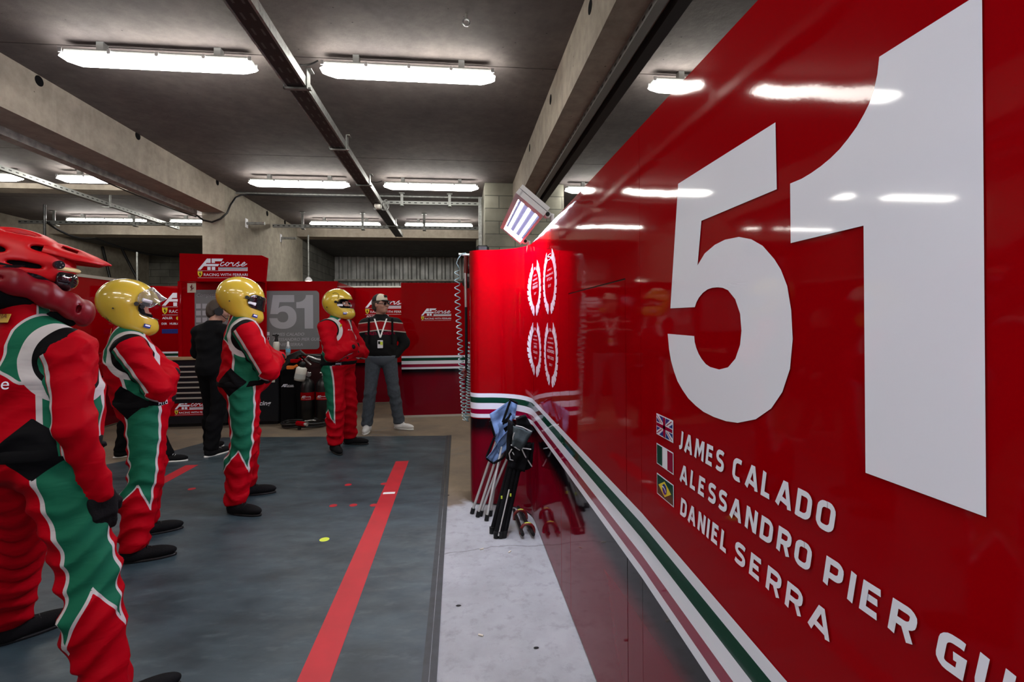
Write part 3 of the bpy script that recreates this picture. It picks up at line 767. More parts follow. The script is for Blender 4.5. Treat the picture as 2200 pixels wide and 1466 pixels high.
def full_face_helmet(root, F, mode):
    port_lo, port_hi = -.040, .055
    def outer(q, e=0.):
        d = ell(q, (0, -.014, .018), (.135+e, .172+e, .156+e))
        d = smin(d, ell(q, (0, .068, -.105), (.104+e, .128+e, .078+e)), .07)
        return d
    def portbox(q, g=0.):
        # opening in front, wrapping round to the sides, corners rounded
        b = rbx(q, (0, .180, .008), (.20, .135+g, .047+g), .045+g)
        return b
    cutn = A(0, -.16, -1.); cutn /= np.linalg.norm(cutn)
    def shell(p):
        d = outer(p)
        d = smax(d, -portbox(p), .012)
        d = smax(d, (p@cutn)-.150, .012)
        return smax(d, -ell(p, (0, .0, -.02), (.100, .132, .145)), .008)
    def bala(p):
        q = (p-F.hc)@F.hrot; d = smin(F.head(p)-.005, F.neck(p, .006), .02)
        d = smax(d, -rbx(q, (0, .13, .008), (.055, .08, .026), .02), .004); return smax(d, .12-(p[:, 2]-F.hc[2]+.26), .004)
    if mode in ('open', 'raised'): sdf_mesh('balaclava', bala, F.hc-A(.15, .16, .2), F.hc+A(.15, .17, .17), .008, M['black'], root)
    hm = sdf_mesh('racing_helmet', shell, (-.16, -.22, -.24), (.16, .24, .2), .0068, M['helmety'], root)
    place_head(hm, F)
    def lin(p):
        d = outer(p, -.012)
        d = smax(d, (p@cutn)-.178, .015); d = smax(d, -((p@cutn)-.100), .006)
        return smax(d, -ell(p, (0, .02, -.03), (.084, .118, .2)), .01)
    sdf_mesh('helmet_lining', lin, (-.16, -.22, -.26), (.16, .24, .1), .008, M['lining'], hm)
    def trim(p):
        d = np.abs(outer(p, .001))-.004
        return smax(d, np.abs(portbox(p))-.0035, .002)
    sdf_mesh('eye_port_trim', trim, (-.16, -.1, -.1), (.16, .24, .12), .0055, M['blackp'], hm)
    def vis(p):
        d = np.abs(outer(p, .007))-.0035
        d = smax(d, portbox(p, .008), .004)
        return smax(d, .0-p[:, 1], .003)
    if mode in ('visor', 'raised'):
        v = sdf_mesh('visor', vis, (-.18, -.06, -.12), (.18, .26, .14), .005, M['visor'] if mode == 'visor' else M['clear'], hm)
        if mode == 'raised':
            piv = Vector((0, .02, .02)); Rm = Matrix.Rotation(math.radians(52), 4, 'X')
            v.matrix_local = Matrix.Translation(piv) @ Rm @ Matrix.Scale(1.035, 4) @ Matrix.Translation(-piv)
    if mode in ('visor', 'raised', 'open'):
        for sx in (1, -1):
            for y, z in ((.028, .020), (.062, .012)): MB().cyl((sx*.126, y, z), (sx*.144, y, z), .0135, 14).build('visor_pivot', M['blackp'], hm)
        for sx in (1, -1): MB().rbox(-.004, .004, -.030, .030, -.012, .012, .006, Matrix.Translation((sx*.124, .075, -.012 if mode != 'raised' else .055)) @ Matrix.Rotation(sx*.35, 4, 'Z')).build('hinge_plate', M['workbody'], hm)
    for sx in (1, -1):
        T = Matrix.Translation((sx*.0985, .125, -.100)) @ Matrix.Rotation(sx*.50, 4, 'Z')
        MB().use(M['blue']).box(-.004, .003, -.020, .020, -.012, .012, T).use(M['white']).box(-.005, .004, -.015, .015, -.001, .008, T).build('certification_sticker', None, hm)
    for sx in (1, -1): MB().cyl((sx*.118, -.075, -.045), (sx*.132, -.075, -.045), .005, 10).build('helmet_screw', M['blackp'], hm)
    if mode == 'open':
        mb = MB(); pts = [(.136, .01+.05*math.cos(a)*1.0, .085+.035*math.sin(a)) for a in np.linspace(0, 2*PI, 20)]
        mb.tube([(x-.03*abs(math.sin(k/19*PI)), y, z) for k, (x, y, z) in enumerate(pts)], .0022, 5)
        mb.build('tear_off_strap', M['blackp'], hm)
    return hm

def eyes(root, F):
    for sx in (1, -1):
        c = F.hc+F.hrot@A(sx*.032, .083, .008)
        mb = MB(); mb.lathe((0, 0, 0), [(.0001, -.0118), (.006, -.010), (.0105, -.005), (.0118, 0), (.0105, .005), (.006, .010), (.0001, .0118)], 12)
        o = mb.build('eye', M['eye'], root); o.location = c; o.rotation_euler = F.heul
        mb = MB(); mb.cyl((0, .0085, 0), (0, .0125, 0), .0052, 10); mb.build('iris', M['iris'], o)

def trail_helmet(root, F):
    """red full-face bicycle helmet: peak, vents, separate chin bar"""
    redm = mat('matte_red_helmet', (.46, .003, .006), .42, spec=.3)
    dark = mat('dark_red_helmet', (.15, .0, .005), .38, spec=.3)
    def dome(q, e=0.): return ell(q, (0, -.03, .035), (.120+e, .175+e, .135+e))
    vents = [((sx*.118, -.10, .070), (.05, .048, .016)) for sx in (1, -1)]+[((sx*.105, .035, .098), (.05, .036, .012)) for sx in (1, -1)]+[((sx*.12, .0, .028), (.05, .055, .011)) for sx in (1, -1)]+[((sx*.05, -.03, .155), (.018, .050, .06)) for sx in (1, -1)]+[((0, .10, .13), (.02, .04, .05))]
    def shell(p):
        d = dome(p); d = smax(d, -(p[:, 2]+.012+.10*p[:, 1]), .012)
        for c, r in vents: d = smax(d, -ell(p, c, r), .008)
        return smax(d, -dome(p, -.024), .006)
    hm = sdf_mesh('cycling_helmet', shell, (-.15, -.24, -.08), (.15, .2, .2), .0062, redm, root); place_head(hm, F)
    def lower(p):
        q = p*A(1, 1, .62); d = None
        arc_ = [(0, -.185, -.010), (.075, -.160, -.020), (.108, -.10, -.030), (.112, -.02, -.040), (.104, .07, -.072), (.078, .145, -.105), (.035, .185, -.122), (0, .192, -.124)]
        for sx in (1, -1):
            for a, b in zip(arc_, arc_[1:]):
                e = cone(q, (a[0]*sx, a[1], a[2]*.62), (b[0]*sx, b[1], b[2]*.62), .025, .025); d = e if d is None else smin(d, e, .03)
        d = smax(d, p[:, 2]-.012+.10*p[:, 1], .01)
        for sx in (1, -1):
            d = smax(d, -ell(p, (sx*.132, -.09, -.035), (.012, .045, .008)), .005); d = smax(d, -ell(p, (sx*.09, .165, -.112), (.02, .008, .018)), .004)
        return d
    lo = sdf_mesh('chin_bar', lower, (-.15, -.24, -.22), (.15, .26, .06), .0065, dark, hm)
    def pad(p):
        d = ell(p, (0, -.03, -.075), (.104, .150, .080)); d = smin(d, ell(p, (0, .09, -.145), (.072, .085, .035), rotm('x', -.3)), .05)
        return smax(smax(d, p[:, 2]+.02, .01), -ell(p, (0, .04, -.05), (.08, .11, .2)), .01)
    sdf_mesh('helmet_lining', pad, (-.15, -.24, -.22), (.15, .24, .06), .008, M['lining'], hm)
    def bala(p):
        q = (p-F.hc)@F.hrot; return smax(smin(F.head(p)-.005, F.neck(p, .006), .02), -.14-(p[:, 2]-F.hc[2]), .004)
    sdf_mesh('balaclava', bala, F.hc-A(.15, .16, .2), F.hc+A(.15, .17, .17), .009, M['black'], root)
    def inner(p): return np.abs(dome(p, -.030))-.004+np.maximum(0, -(p[:, 2]+.03))
    sdf_mesh('inner_liner', inner, (-.14, -.22, -.06), (.14, .18, .18), .008, M['lining'], hm)
    # peak
    mb = MB(); n = 13; rows = []
    for j, (y, w, z, dr) in enumerate(((.055, .105, .142, .075), (.10, .100, .138, .075), (.15, .090, .128, .070), (.20, .072, .112, .045), (.235, .050, .098, .025), (.250, .018, .090, .006))):
        rows.append([(w*math.sin(t), y-.02*abs(math.sin(t)), z-dr*(1-math.cos(t*.95))) for t in np.linspace(-1.35, 1.35, n)])
    vs = [v for r in rows for v in r]; m_ = len(vs); vs += [(x*.97, y-.002, z-.006) for x, y, z in vs]
    R_ = len(rows)
    fs = [(j*n+i, (j+1)*n+i, (j+1)*n+i+1, j*n+i+1) for j in range(R_-1) for i in range(n-1) if not (j == 1 and i in (2, 3, 8, 9))]
    fs2 = [tuple(m_+k for k in reversed(f)) for f in fs]
    edge = {}
    for f in fs:
        for a, b in zip(f, f[1:]+f[:1]): edge[(a, b)] = 1
    side = [(b, a, m_+a, m_+b) for (a, b) in edge if (b, a) not in edge]
    mb.add(vs, fs+fs2+side, True); mb.build('peak', redm, hm)
    for sx in (1, -1):
        sc = MB().cyl((sx*.104, .085, .045), (sx*.124, .090, .045), .016, 14).build('peak_screw', M['cab'], hm)
        mb = MB()
        for k in range(5):
            a = k*2*PI/5; mb.cyl((sx*.123, .0895+.009*math.cos(a), .045+.009*math.sin(a)), (sx*.1255, .0905+.009*math.cos(a), .045+.009*math.sin(a)), .0022, 6)
        mb.build('screw_recess', M['galv'], sc)
    def gog(p):
        d = np.abs(ell(p, (0, .03, -.002), (.098, .118, .060)))-.008
        return smax(smax(d, .085-p[:, 1], .004), np.abs(p[:, 2]+.004)-.042, .004)
    sdf_mesh('goggles', gog, (-.13, .03, -.08), (.13, .18, .08), .006, M['visor'], hm)
    mb = MB(); mb.tube([(.09*math.sin(t), .045+.105*math.cos(t), .030+.010*math.cos(t)) for t in np.linspace(-1.4, 1.4, 16)], .009, 6); mb.build('goggle_frame', mat('pale_yellow_frame', (.7, .55, .25), .4), hm)
    # painted dark flashes along the side
    for sx in (1, -1):
        mb = MB()
        for (y0, z0, y1, z1, w) in ((-.17, .018, -.06, .004, .008), (-.06, .004, .0, .022, .006), (-.15, -.012, -.03, -.008, .006), (.0, -.004, .075, -.022, .010), (-.12, .020, -.02, .014, .004)):
            L = []
            for t in np.linspace(0, 1, 7):
                y = y0+(y1-y0)*t; z = z0+(z1-z0)*t
                for dz in (-w*(1-abs(2*t-1)**2*.8), w*(1-abs(2*t-1)**2*.8)):
                    zz = z+dz; yy = (y+.03)/.175; k = max(1-yy*yy-((zz-.035)/.135)**2, .02); L.append((sx*(.120*math.sqrt(k)+.0015), y, zz))
            mb.add(L, [(2*i, 2*i+1, 2*i+3, 2*i+2) for i in range(6)])
        mb.build('helmet_graphics', M['blackv'], hm)
    return hm

# ---------------------------------------------------------------- camera
FPX, CX, CY, CAMH, ROLL = 1050., 1100., 693., 1.42, .008
YAW = math.atan(116/FPX)
fw = Vector((math.sin(YAW), math.cos(YAW), 0)); rt = Vector((math.cos(YAW), -math.sin(YAW), 0)); up = Vector((0, 0, 1))
cr = rt*math.cos(ROLL)-up*math.sin(ROLL); cu_ = up*math.cos(ROLL)+rt*math.sin(ROLL)
cam = bpy.data.cameras.new('camera'); camo = bpy.data.objects.new('camera', cam); COL.objects.link(camo)
camo.matrix_world = Matrix(((cr.x, cu_.x, -fw.x, 0), (cr.y, cu_.y, -fw.y, 0), (cr.z, cu_.z, -fw.z, CAMH), (0, 0, 0, 1)))
cam.lens = 36*FPX/2200; cam.sensor_width = 36; cam.sensor_fit = 'HORIZONTAL'; cam.shift_y = (CY-733)/2200; cam.clip_start = .05
bpy.context.scene.camera = camo
def ray(x, y): return fw+cr*((x-CX)/FPX)+cu_*((CY-y)/FPX)
O_ = Vector((0, 0, CAMH))
def atY(x, y, Y): d = ray(x, y); return O_+d*(Y/d.y)
def atX(x, y, X): d = ray(x, y); return O_+d*(X/d.x)
def atZ(x, y, z=0.): d = ray(x, y); return O_+d*((z-CAMH)/d.z)

CZ = 3.6
# ---------------------------------------------------------------- the garage shell
structure('floor', MB().box(-9.5, 7., -5., 15.5, -.1, 0), M['floor'])
mb = MB(); ys = [-5., -3.2, -.75, 1.7, 4.15, 6.6, 9.05, 11.5]
for a, b in zip(ys, ys[1:]): mb.box(-9.5, 7., a+.006, b-.006, CZ, CZ+.14)
mb.box(-9.5, 7., -5, 11.5, CZ+.02, CZ+.16)
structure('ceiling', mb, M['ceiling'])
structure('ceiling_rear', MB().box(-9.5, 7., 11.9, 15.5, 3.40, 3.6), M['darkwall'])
structure('trim_1', MB().box(-9.5, 7., 11.5, 11.9, 3.40, CZ+.1), M['beam'])
structure('trim_2', MB().box(-7.7, -3.94, 8.2, 8.5, 3.52, CZ+.01), M['beam'])
def beam(name, x0, x1, y0, y1, side, holes):
    b = structure(name, MB().box(x0, x1, y0, y1, 3.17, CZ+.02), M['beam'])
    for y, z in holes:
        mb = MB(); sx = 1 if side > 0 else -1; x = x1 if side > 0 else x0
        mb.cyl((x-.01*sx, y, z), (x+.002*sx, y, z), .045, 20)
        mb.build('drain_hole', M['black'], b)
    return b
hl = [tuple(atX(px, py, -3.6))[1:] for px, py in ((84, 174), (296, 292), (467, 392))]
hr = [tuple(atX(px, py, .87))[1:] for px, py in ((1268, 15), (1183, 214), (1138, 318))]
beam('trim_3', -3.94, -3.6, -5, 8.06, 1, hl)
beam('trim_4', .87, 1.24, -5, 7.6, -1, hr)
structure('wall_pillar_left', MB().box(-3.93, -3.6, 8.06, 11.9, 0, CZ), M['column'])
for px, py in ((574, 459), (612, 478)):
    p = atX(px, py, -3.6); MB().cyl((p.x-.01, p.y, p.z), (p.x+.003, p.y, p.z), .05, 20).build('drain_hole', M['black'], bpy.data.objects['wall_pillar_left'])
structure('wall_pillar_right', MB().box(.43, 1.68, 7.6, 8.9, 0, CZ), M['block'])
structure('wall_left', MB().box(-8., -7.7, -5, 9.1, 0, CZ), M['block'])
structure('wall_left_rear', MB().box(-9., -8.7, 9.1, 15.1, 0, CZ).box(-9., -7.7, 9.0, 9.1, 0, CZ), M['column'])
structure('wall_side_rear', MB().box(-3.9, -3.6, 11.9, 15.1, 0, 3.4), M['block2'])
structure('wall_right', MB().box(6.6, 6.8, -5, 15, 0, CZ), M['block'])
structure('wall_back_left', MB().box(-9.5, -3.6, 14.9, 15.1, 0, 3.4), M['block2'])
structure('wall_near', MB().box(-9., 7., -5., -4.9, 0, CZ), M['block'])
structure('wall_right_rear', MB().box(.45, 6.8, 11.6, 11.9, 0, CZ), M['block'])
mb = MB(); x = -3.6; vs = []
while x < 3.2:
    for dx, y in ((0, 14.9), (.11, 14.9), (.15, 14.84), (.21, 14.84)): vs.append((x+dx, y))
    x += .25
n = len(vs); mb.add([(a, b, 0) for a, b in vs]+[(a, b, 3.42) for a, b in vs], [(i, i+1, n+i+1, n+i) for i in range(n-1)])
mb.box(-3.6, 3.2, 14.95, 15.05, 0, 3.4)
structure('wall_back', mb, M['corr'])
o = MB().box(-3.55, .5, 14.6, 14.72, 2.66, 2.71).build('cross_rail', M['galvd']); tag(o, 'grey horizontal steel rail across the foot of the corrugated wall', 'rail')

# ---------------------------------------------------------------- flooring mat, tape, stickers
mt = empty('floor_mat', (-1.6, 3, 0), 0, 'large slate grey vinyl floor covering of the pit bay, edged in black rubber', 'mat')
pl = [(-.155, -1.5), (-.155, 6.19), (-2.95, 6.5), (-3.22, 5.83), (-4.6, 4.2), (-4.6, -1.5)]
mb = MB(); k = len(pl)
mb.add([(a+1.6, b-3, .004) for a, b in pl]+[(a+1.6, b-3, 0) for a, b in pl], [tuple(reversed(range(k)))]+[(i, (i+1) % k, k+(i+1) % k, k+i) for i in range(k)])
mb.build('covering', M['mat'], mt)
mb = MB().box(-.155+1.6, -.128+1.6, -4.5, 3.2, 0, .006).box(-.124+1.6, -.095+1.6, -4.5, 3.2, 0, .008)
mb.build('edge_strip', M['strip'], mt)
def flat(name, pts, m, z0, z1, label, cat, group=None):
    k = len(pts); mb = MB(); c = (sum(p[0] for p in pts)/k, sum(p[1] for p in pts)/k)
    mb.add([(a-c[0], b-c[1], z1-z0) for a, b in pts]+[(a-c[0], b-c[1], 0) for a, b in pts], [tuple(range(k)), tuple(reversed(range(k, 2*k)))]+[(i, k+i, k+(i+1) % k, (i+1) % k) for i in range(k)])
    o = mb.build(name, m); o.location = (c[0], c[1], z0); return tag(o, label, cat, group)
flat('floor_tape', [(-.645, -.5), (-.515, -.5), (-.515, 5.11), (-.645, 5.11)], M['tapered'], .004, .0052, 'long red tape line on the mat leading away past the crew\'s right', 'tape')
flat('floor_tape', [(-2.74, 1.5), (-2.62, 1.5), (-2.62, 5.26), (-2.74, 5.26)], M['tapered'], .004, .0052, 'red tape line on the mat running behind the crew members\' legs', 'tape')
a, b = atZ(823, 1062), atZ(846, 1061); flat('floor_tape', [(a.x, a.y-.02), (b.x+.01, a.y-.02), (b.x+.01, a.y+.025), (a.x, a.y+.025)], M['tapewhite'], .0052, .0062, 'short white tape mark crossing the right red line', 'tape')
for i, (px, py, lb) in enumerate(((748, 1043, 'round red sticker on the mat, back row, farther from the long red line'), (825, 1041, 'round red sticker on the mat, back row, touching the long red line'), (716, 1088, 'round red sticker on the mat, leftmost of the front row'), (759, 1087, 'round red sticker on the mat, middle of the front row'), (803, 1087, 'round red sticker on the mat, front row, touching the long red line'), (412, 1052, 'round red sticker on the mat, alone beside the left red line'), (697, 1161, 'round lime yellow sticker on the mat'))):
    c = atZ(px, py); r = .030 if i < 6 else .031
    flat('floor_sticker', [(c.x+r*math.cos(t), c.y+r*math.sin(t)) for t in np.linspace(0, 2*PI, 20, endpoint=False)], M['tapered'] if i < 6 else M['yel'], .004, .005, lb, 'sticker', 'round red stickers on the mat' if i < 6 else None)

# ---------------------------------------------------------------- the long red partition with the big 51
XW = .53
pw = empty('partition_wall', (XW, 1.4, 0), 0, 'long glossy red pit partition with a huge white number and three driver names', 'partition')
PO = Vector((XW, 1.4, 0))
def pb(mb, name, m=None, par=None):
    mb.v = [tuple(Vector(v)-PO) for v in mb.v]; return mb.build(name, m, par or pw)
ZT, Z0 = 1.985, .012
g_ = .0022
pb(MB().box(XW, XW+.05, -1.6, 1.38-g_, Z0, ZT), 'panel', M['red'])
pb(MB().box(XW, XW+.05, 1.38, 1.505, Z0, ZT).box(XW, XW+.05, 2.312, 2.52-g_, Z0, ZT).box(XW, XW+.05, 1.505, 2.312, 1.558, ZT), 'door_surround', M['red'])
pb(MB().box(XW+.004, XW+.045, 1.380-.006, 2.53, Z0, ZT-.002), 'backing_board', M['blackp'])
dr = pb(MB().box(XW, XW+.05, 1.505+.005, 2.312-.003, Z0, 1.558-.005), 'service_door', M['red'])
path = [(XW, 2.52+g_), (XW, 3.0), (XW, 3.4)]
for t in np.linspace(0, math.radians(82), 16): path.append((XW-.34+.34*math.cos(t), 3.46+.34*math.sin(t)))
c0 = path[-1]; path.append((c0[0]-.06, c0[1]+.008)); cc = (path[-1][0]+.012, path[-1][1]+.09)
for t in np.linspace(math.radians(98), math.radians(180), 12)[1:]: path.append((cc[0]-.0+.095*math.cos(t+PI/1e9)*1., cc[1]-.09*math.sin(t)))
path.append((path[-1][0], path[-1][1]+.25))
def prib(z0, z1, off=0., pts=path, thick=None):
    P = [Vector((a, b)) for a, b in pts]; N = []
    for i in range(len(P)):
        d = (P[min(i+1, len(P)-1)]-P[max(i-1, 0)]).normalized(); N.append(Vector((-d.y, d.x)))
    A_ = [P[i]+N[i]*off for i in range(len(P))]
    return P, N, A_
def ribbon_wall(mb, z0f, z1f, off, thick=0., pts=path):
    P, N, Q = prib(0, 0, off, pts); n = len(Q)
    vs = [(q.x, q.y, z0f(q.y)) for q in Q]+[(q.x, q.y, z1f(q.y)) for q in Q]
    mb.add(vs, [(i, n+i, n+i+1, i+1) for i in range(n-1)], True)
    if thick:
        B = [P[i]-N[i]*thick for i in range(n)]
        vs2 = [(q.x, q.y, z0f(q.y)) for q in B]+[(q.x, q.y, z1f(q.y)) for q in B]
        mb.add(vs2, [(i, i+1, n+i+1, n+i) for i in range(n-1)], True)
        a = vs+vs2; m2 = 2*n
        mb.add(a, [(n+i, m2+n+i, m2+n+i+1, n+i+1) for i in range(n-1)]+[(i, i+1, m2+i+1, m2+i) for i in range(n-1)]+[(0, m2, m2+n, n), (n-1, 2*n-1, m2+2*n-1, m2+n-1)])
    return mb
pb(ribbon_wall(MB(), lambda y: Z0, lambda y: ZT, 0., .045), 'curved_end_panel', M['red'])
full = [(XW, -1.6)]+[(XW, y) for y in (-.5, .3, .8, 1.2, 1.38, 1.7, 2.1)]+path
dz = lambda y: (-.048*(1.38-y) if y < 1.38 else .004*(y-1.38))
for z1, z0, m, nm in ((.8605, .8285, 'white', 'white_stripe'), (.8285, .785, 'green', 'green_stripe'), (.785, .737, 'white', 'white_stripe'), (.737, .700, 'crimson', 'crimson_stripe'), (.700, .670, 'white', 'white_stripe')):
    pb(ribbon_wall(MB(), lambda y, a=z0: a+dz(y), lambda y, a=z1: a+dz(y), .0012, 0., full), nm, M[m])
WF = lambda s, z: Vector((XW-.0016, -s, z))                 # wall frame: s = -Y runs to the reader's right
def WP(pts): return [(-y, z) for y, z in pts]
five = [(1.123, 1.750), (.761, 1.750), (.759, 1.638), (1.012, 1.638), (1.031, 1.543), (.999, 1.565), (.957, 1.577), (.918, 1.581), (.87, 1.578), (.831, 1.567), (.798, 1.550), (.767, 1.523), (.750, 1.503), (.735, 1.475), (.726, 1.436), (.723, 1.39), (.730, 1.342), (.749, 1.302), (.778, 1.270), (.822, 1.243), (.879, 1.225), (.92, 1.220), (.967, 1.2195), (1.01, 1.2225), (1.045, 1.230), (1.08, 1.241), (1.11, 1.257), (1.135, 1.274), (1.154, 1.296), (1.170, 1.320), (1.181, 1.348), (1.189, 1.388), (1.049, 1.386), (1.047, 1.373), (1.04, 1.360), (1.029, 1.347), (1.016, 1.337), (.998, 1.327), (.98, 1.3225), (.944, 1.3205), (.911, 1.328), (.885, 1.347), (.869, 1.374), (.864, 1.401), (.868, 1.433), (.884, 1.461), (.909, 1.480), (.928, 1.486), (.947, 1.4885), (.968, 1.489), (.988, 1.487), (1.008, 1.481), (1.025, 1.472), (1.037, 1.462), (1.045, 1.451), (1.172, 1.452)]
one = [(.726, 1.638), (.700, 1.638), (.680, 1.6405), (.66, 1.6445), (.641, 1.650), (.624, 1.657), (.609, 1.666), (.595, 1.676), (.583, 1.688), (.574, 1.699), (.567, 1.713), (.562, 1.730), (.559, 1.750), (.438, 1.750), (.438, 1.2195), (.585, 1.2195), (.585, 1.543), (.726, 1.543)]
pb(MB().poly([WP(five)], WF), 'numeral_five', M['white']); pb(MB().poly([WP(one)], WF), 'numeral_one', M['white'])
rows = ((1.113, .0445, (('JAMES', 1.128, .926), ('CALADO', .895, .638))), (1.036, .0425, (('ALESSANDRO', 1.124, .684), ('PIER', .659, .514), ('GUIDI', .490, .335))), (.955, .043, (('DANIEL', 1.122, .915), ('SERRA', .893, .644))))
for z0, h, ws in rows:
    mb = MB()
    for w, a, b in ws: stroke_word(mb, w, WF, -a, -b, z0, h, .0092)
    pb(mb, 'driver_name', M['white'])
WFo = lambda e: (lambda s, z: Vector((XW-.0016-e, -s, z)))
def flag(z0, z1, kind):
    a, b = -1.264, -1.161; w = b-a; h = z1-z0; mb = MB(); R = lambda x0, y0, x1, y1: [(a+w*x0, z0+h*y0), (a+w*x1, z0+h*y0), (a+w*x1, z0+h*y1), (a+w*x0, z0+h*y1)]
    mb.use(M['white']).poly([R(0, 0, 1, 1)], WF); e = .03
    if kind == 'it': mb.use(M['green']).poly([R(e, .05, .35, .95)], WFo(.0006)); mb.use(M['crimson']).poly([R(.66, .05, 1-e, .95)], WFo(.0006))
    elif kind == 'br':
        mb.use(M['green']).poly([R(e, .05, 1-e, .95)], WFo(.0006)); mb.use(M['yellow']).poly([[(a+w*x, z0+h*y) for x, y in ((.12, .5), (.5, .86), (.88, .5), (.5, .14))]], WFo(.0012))
        mb.use(M['blue']).poly([[(a+w*.5+h*.24*math.cos(t), z0+h*.5+h*.24*math.sin(t)) for t in np.linspace(0, 2*PI, 24, endpoint=False)]], WFo(.0018))
        mb.use(M['white']).ribbon([(a+w*.5+h*.22*x, z0+h*.5+h*y) for x, y in ((-1, .07), (-.3, .09), (.4, .02), (.9, -.08))], .003, WFo(.0022))
    else:
        tri = lambda pts: [(a+w*x, z0+h*y) for x, y in pts]
        mb.use(M['blue'])
        for q in ([(.18, .95), (.42, .95), (.42, .68)], [(.03, .82), (.03, .62), (.25, .62)]):
            for fx in (0, 1):
                for fy in (0, 1): mb.poly([tri([(1-x if fx else x, 1-y if fy else y) for x, y in q])], WFo(.0006))
        mb.use(M['crimson']).poly([R(.44, .04, .56, .96)], WFo(.0012)).poly([R(.03, .42, .97, .58)], WFo(.0012))
        for q in ([(.03, .93), (.08, .93), (.38, .64), (.33, .64)],):
            for fx in (0, 1):
                for fy in (0, 1): mb.poly([tri([(1-x if fx else x, 1-y if fy else y) for x, y in q])], WFo(.0014))
    return pb(mb, 'flag_sticker')
tag(flag(1.117, 1.173, 'uk'), 'British flag beside the first driver name'); tag(flag(1.038, 1.093, 'it'), 'Italian flag beside the second driver name'); tag(flag(.957, 1.013, 'br'), 'Brazilian flag beside the third driver name')
def wreath(mb, F, cx, cy, w, h, lines, style=0):
    for sx in (1, -1):
        N = 11; P = []
        for i in range(N+1):
            t = -PI/2+.12+(PI-.55)*i/N; P.append((cx+sx*w*.46*math.cos(t)*(1 if t < 0 else .98), cy+h*.47*math.sin(t)))
        for i in range(N):
            a = Vector(P[i]); b = Vector(P[i+1]); d = (b-a); L = d.length*1.25; d.normalize(); n = Vector((-d.y, d.x))
            for s_, ww in ((1, w*.075), (-1, w*.075)):
                p0 = a; tip = a+d*L+n*s_*ww*1.0; m1 = a+d*L*.35+n*s_*ww*1.05; m2 = a+d*L*.8
                mb.poly([[tuple(p0), tuple(m1), tuple(tip), tuple(m2)]], F)
    y = cy+h*.36
    for txt, sz, wd in lines:
        text_mesh(mb, txt, lambda a, b, yy=y: F(cx+a, yy+b), sz, width=wd, align='CENTER'); y -= sz*1.0+h*.035
PT, NN, _ = prib(0, 0)
arc = [0.]
for i in range(1, len(PT)): arc.append(arc[-1]+(PT[i]-PT[i-1]).length)
def PF(s, z):
    """s = -(distance along the curved panel from Y 2.52)"""
    L = min(max(-s-2.52, 0), arc[-1]-.001); i = max(k for k in range(len(arc)-1) if arc[k] <= L)
    t = (L-arc[i])/(arc[i+1]-arc[i]); p = PT[i].lerp(PT[i+1], t); n = NN[i].lerp(NN[i+1], t).normalized()
    p = p+n*.0016; return Vector((p.x, p.y, z))
for cx, cz, w, h, L in ((3.325, 1.655, .46, .345, (('FIA', .03, .07), ('WORLD', .016, .12), ('ENDURANCE', .016, .2), ('CHAMPION', .016, .2), ('FERRARI', .03, .22), ('2017', .022, .09))),
                        (2.79, 1.655, .40, .350, (('S', .05, .12), ('WORLD', .016, .14), ('ENDURANCE', .016, .22), ('AF Corse', .026, .17), ('2017', .022, .09))),
                        (3.335, 1.238, .46, .345, (('FIA', .03, .07), ('GT DRIVERS', .014, .14), ('ENDURANCE', .014, .18), ('CHAMPION', .014, .15), ('JAMES', .026, .13), ('CALADO', .026, .18), ('2017', .02, .09))),
                        (2.775, 1.238, .40, .350, (('FIA', .03, .07), ('GT DRIVERS', .014, .14), ('ENDURANCE', .014, .18), ('CHAMPION', .014, .15), ('ALESSANDRO', .026, .22), ('PIER GUIDI', .026, .19), ('2017', .02, .09)))):
    mb = MB(); wreath(mb, PF, -cx, cz, w, h, L); pb(mb, 'laurel_decal', M['white'])
# kick plate of the partition
pb(MB().box(XW+.006, XW+.045, -1.6, 3.4, 0, .02), 'base_rail', M['blackp'])

# ---------------------------------------------------------------- work lamp clamped on top of the partition
wl = empty('work_lamp', (.44, 3.22, 2.06), 0, 'white three tube work lamp clamped on top of the curved red partition end', 'lamp')
A0 = Vector((.505, 0, 2.045)); W_ = Vector((-.155, 0, .128)); wn = W_.normalized(); nd = Vector((wn.z, 0, -wn.x))*-1.  # faces down and left
if nd.z > 0: nd = -nd
def WLT(u, y, d): return A0+wn*u+Vector((0, y, 0))+nd*d-Vector((.44, 3.22, 2.06))
def wbox(mb, u0, u1, y0, y1, d0, d1):
    vs = [WLT(u, y, d) for u in (u0, u1) for y in (y0, y1) for d in (d0, d1)]
    return mb.add(vs, [(0, 1, 3, 2), (4, 6, 7, 5), (0, 4, 5, 1), (2, 3, 7, 6), (0, 2, 6, 4), (1, 5, 7, 3)])
LW = .205
mb = MB(); wbox(mb, 0, LW, 2.76, 3.80, -.040, -.014); wbox(mb, 0, .014, 2.76, 3.80, -.01, .022); wbox(mb, LW-.03, LW, 2.76, 3.80, -.01, .022); wbox(mb, .01, LW-.02, 2.76, 2.835, -.01, .022); wbox(mb, .01, LW-.02, 3.74, 3.80, -.01, .022)
mb.build('housing', M['workbody'], wl)
mb = MB(); wbox(mb, .012, LW-.028, 2.83, 3.745, -.014, -.010); mb.build('reflector', M['reflector'], wl)
for k in range(3):
    u = .040+.052*k; MB().cyl(WLT(u, 2.845, .006), WLT(u, 3.735, .006), .010, 12).build('tube', M['workon'], wl)
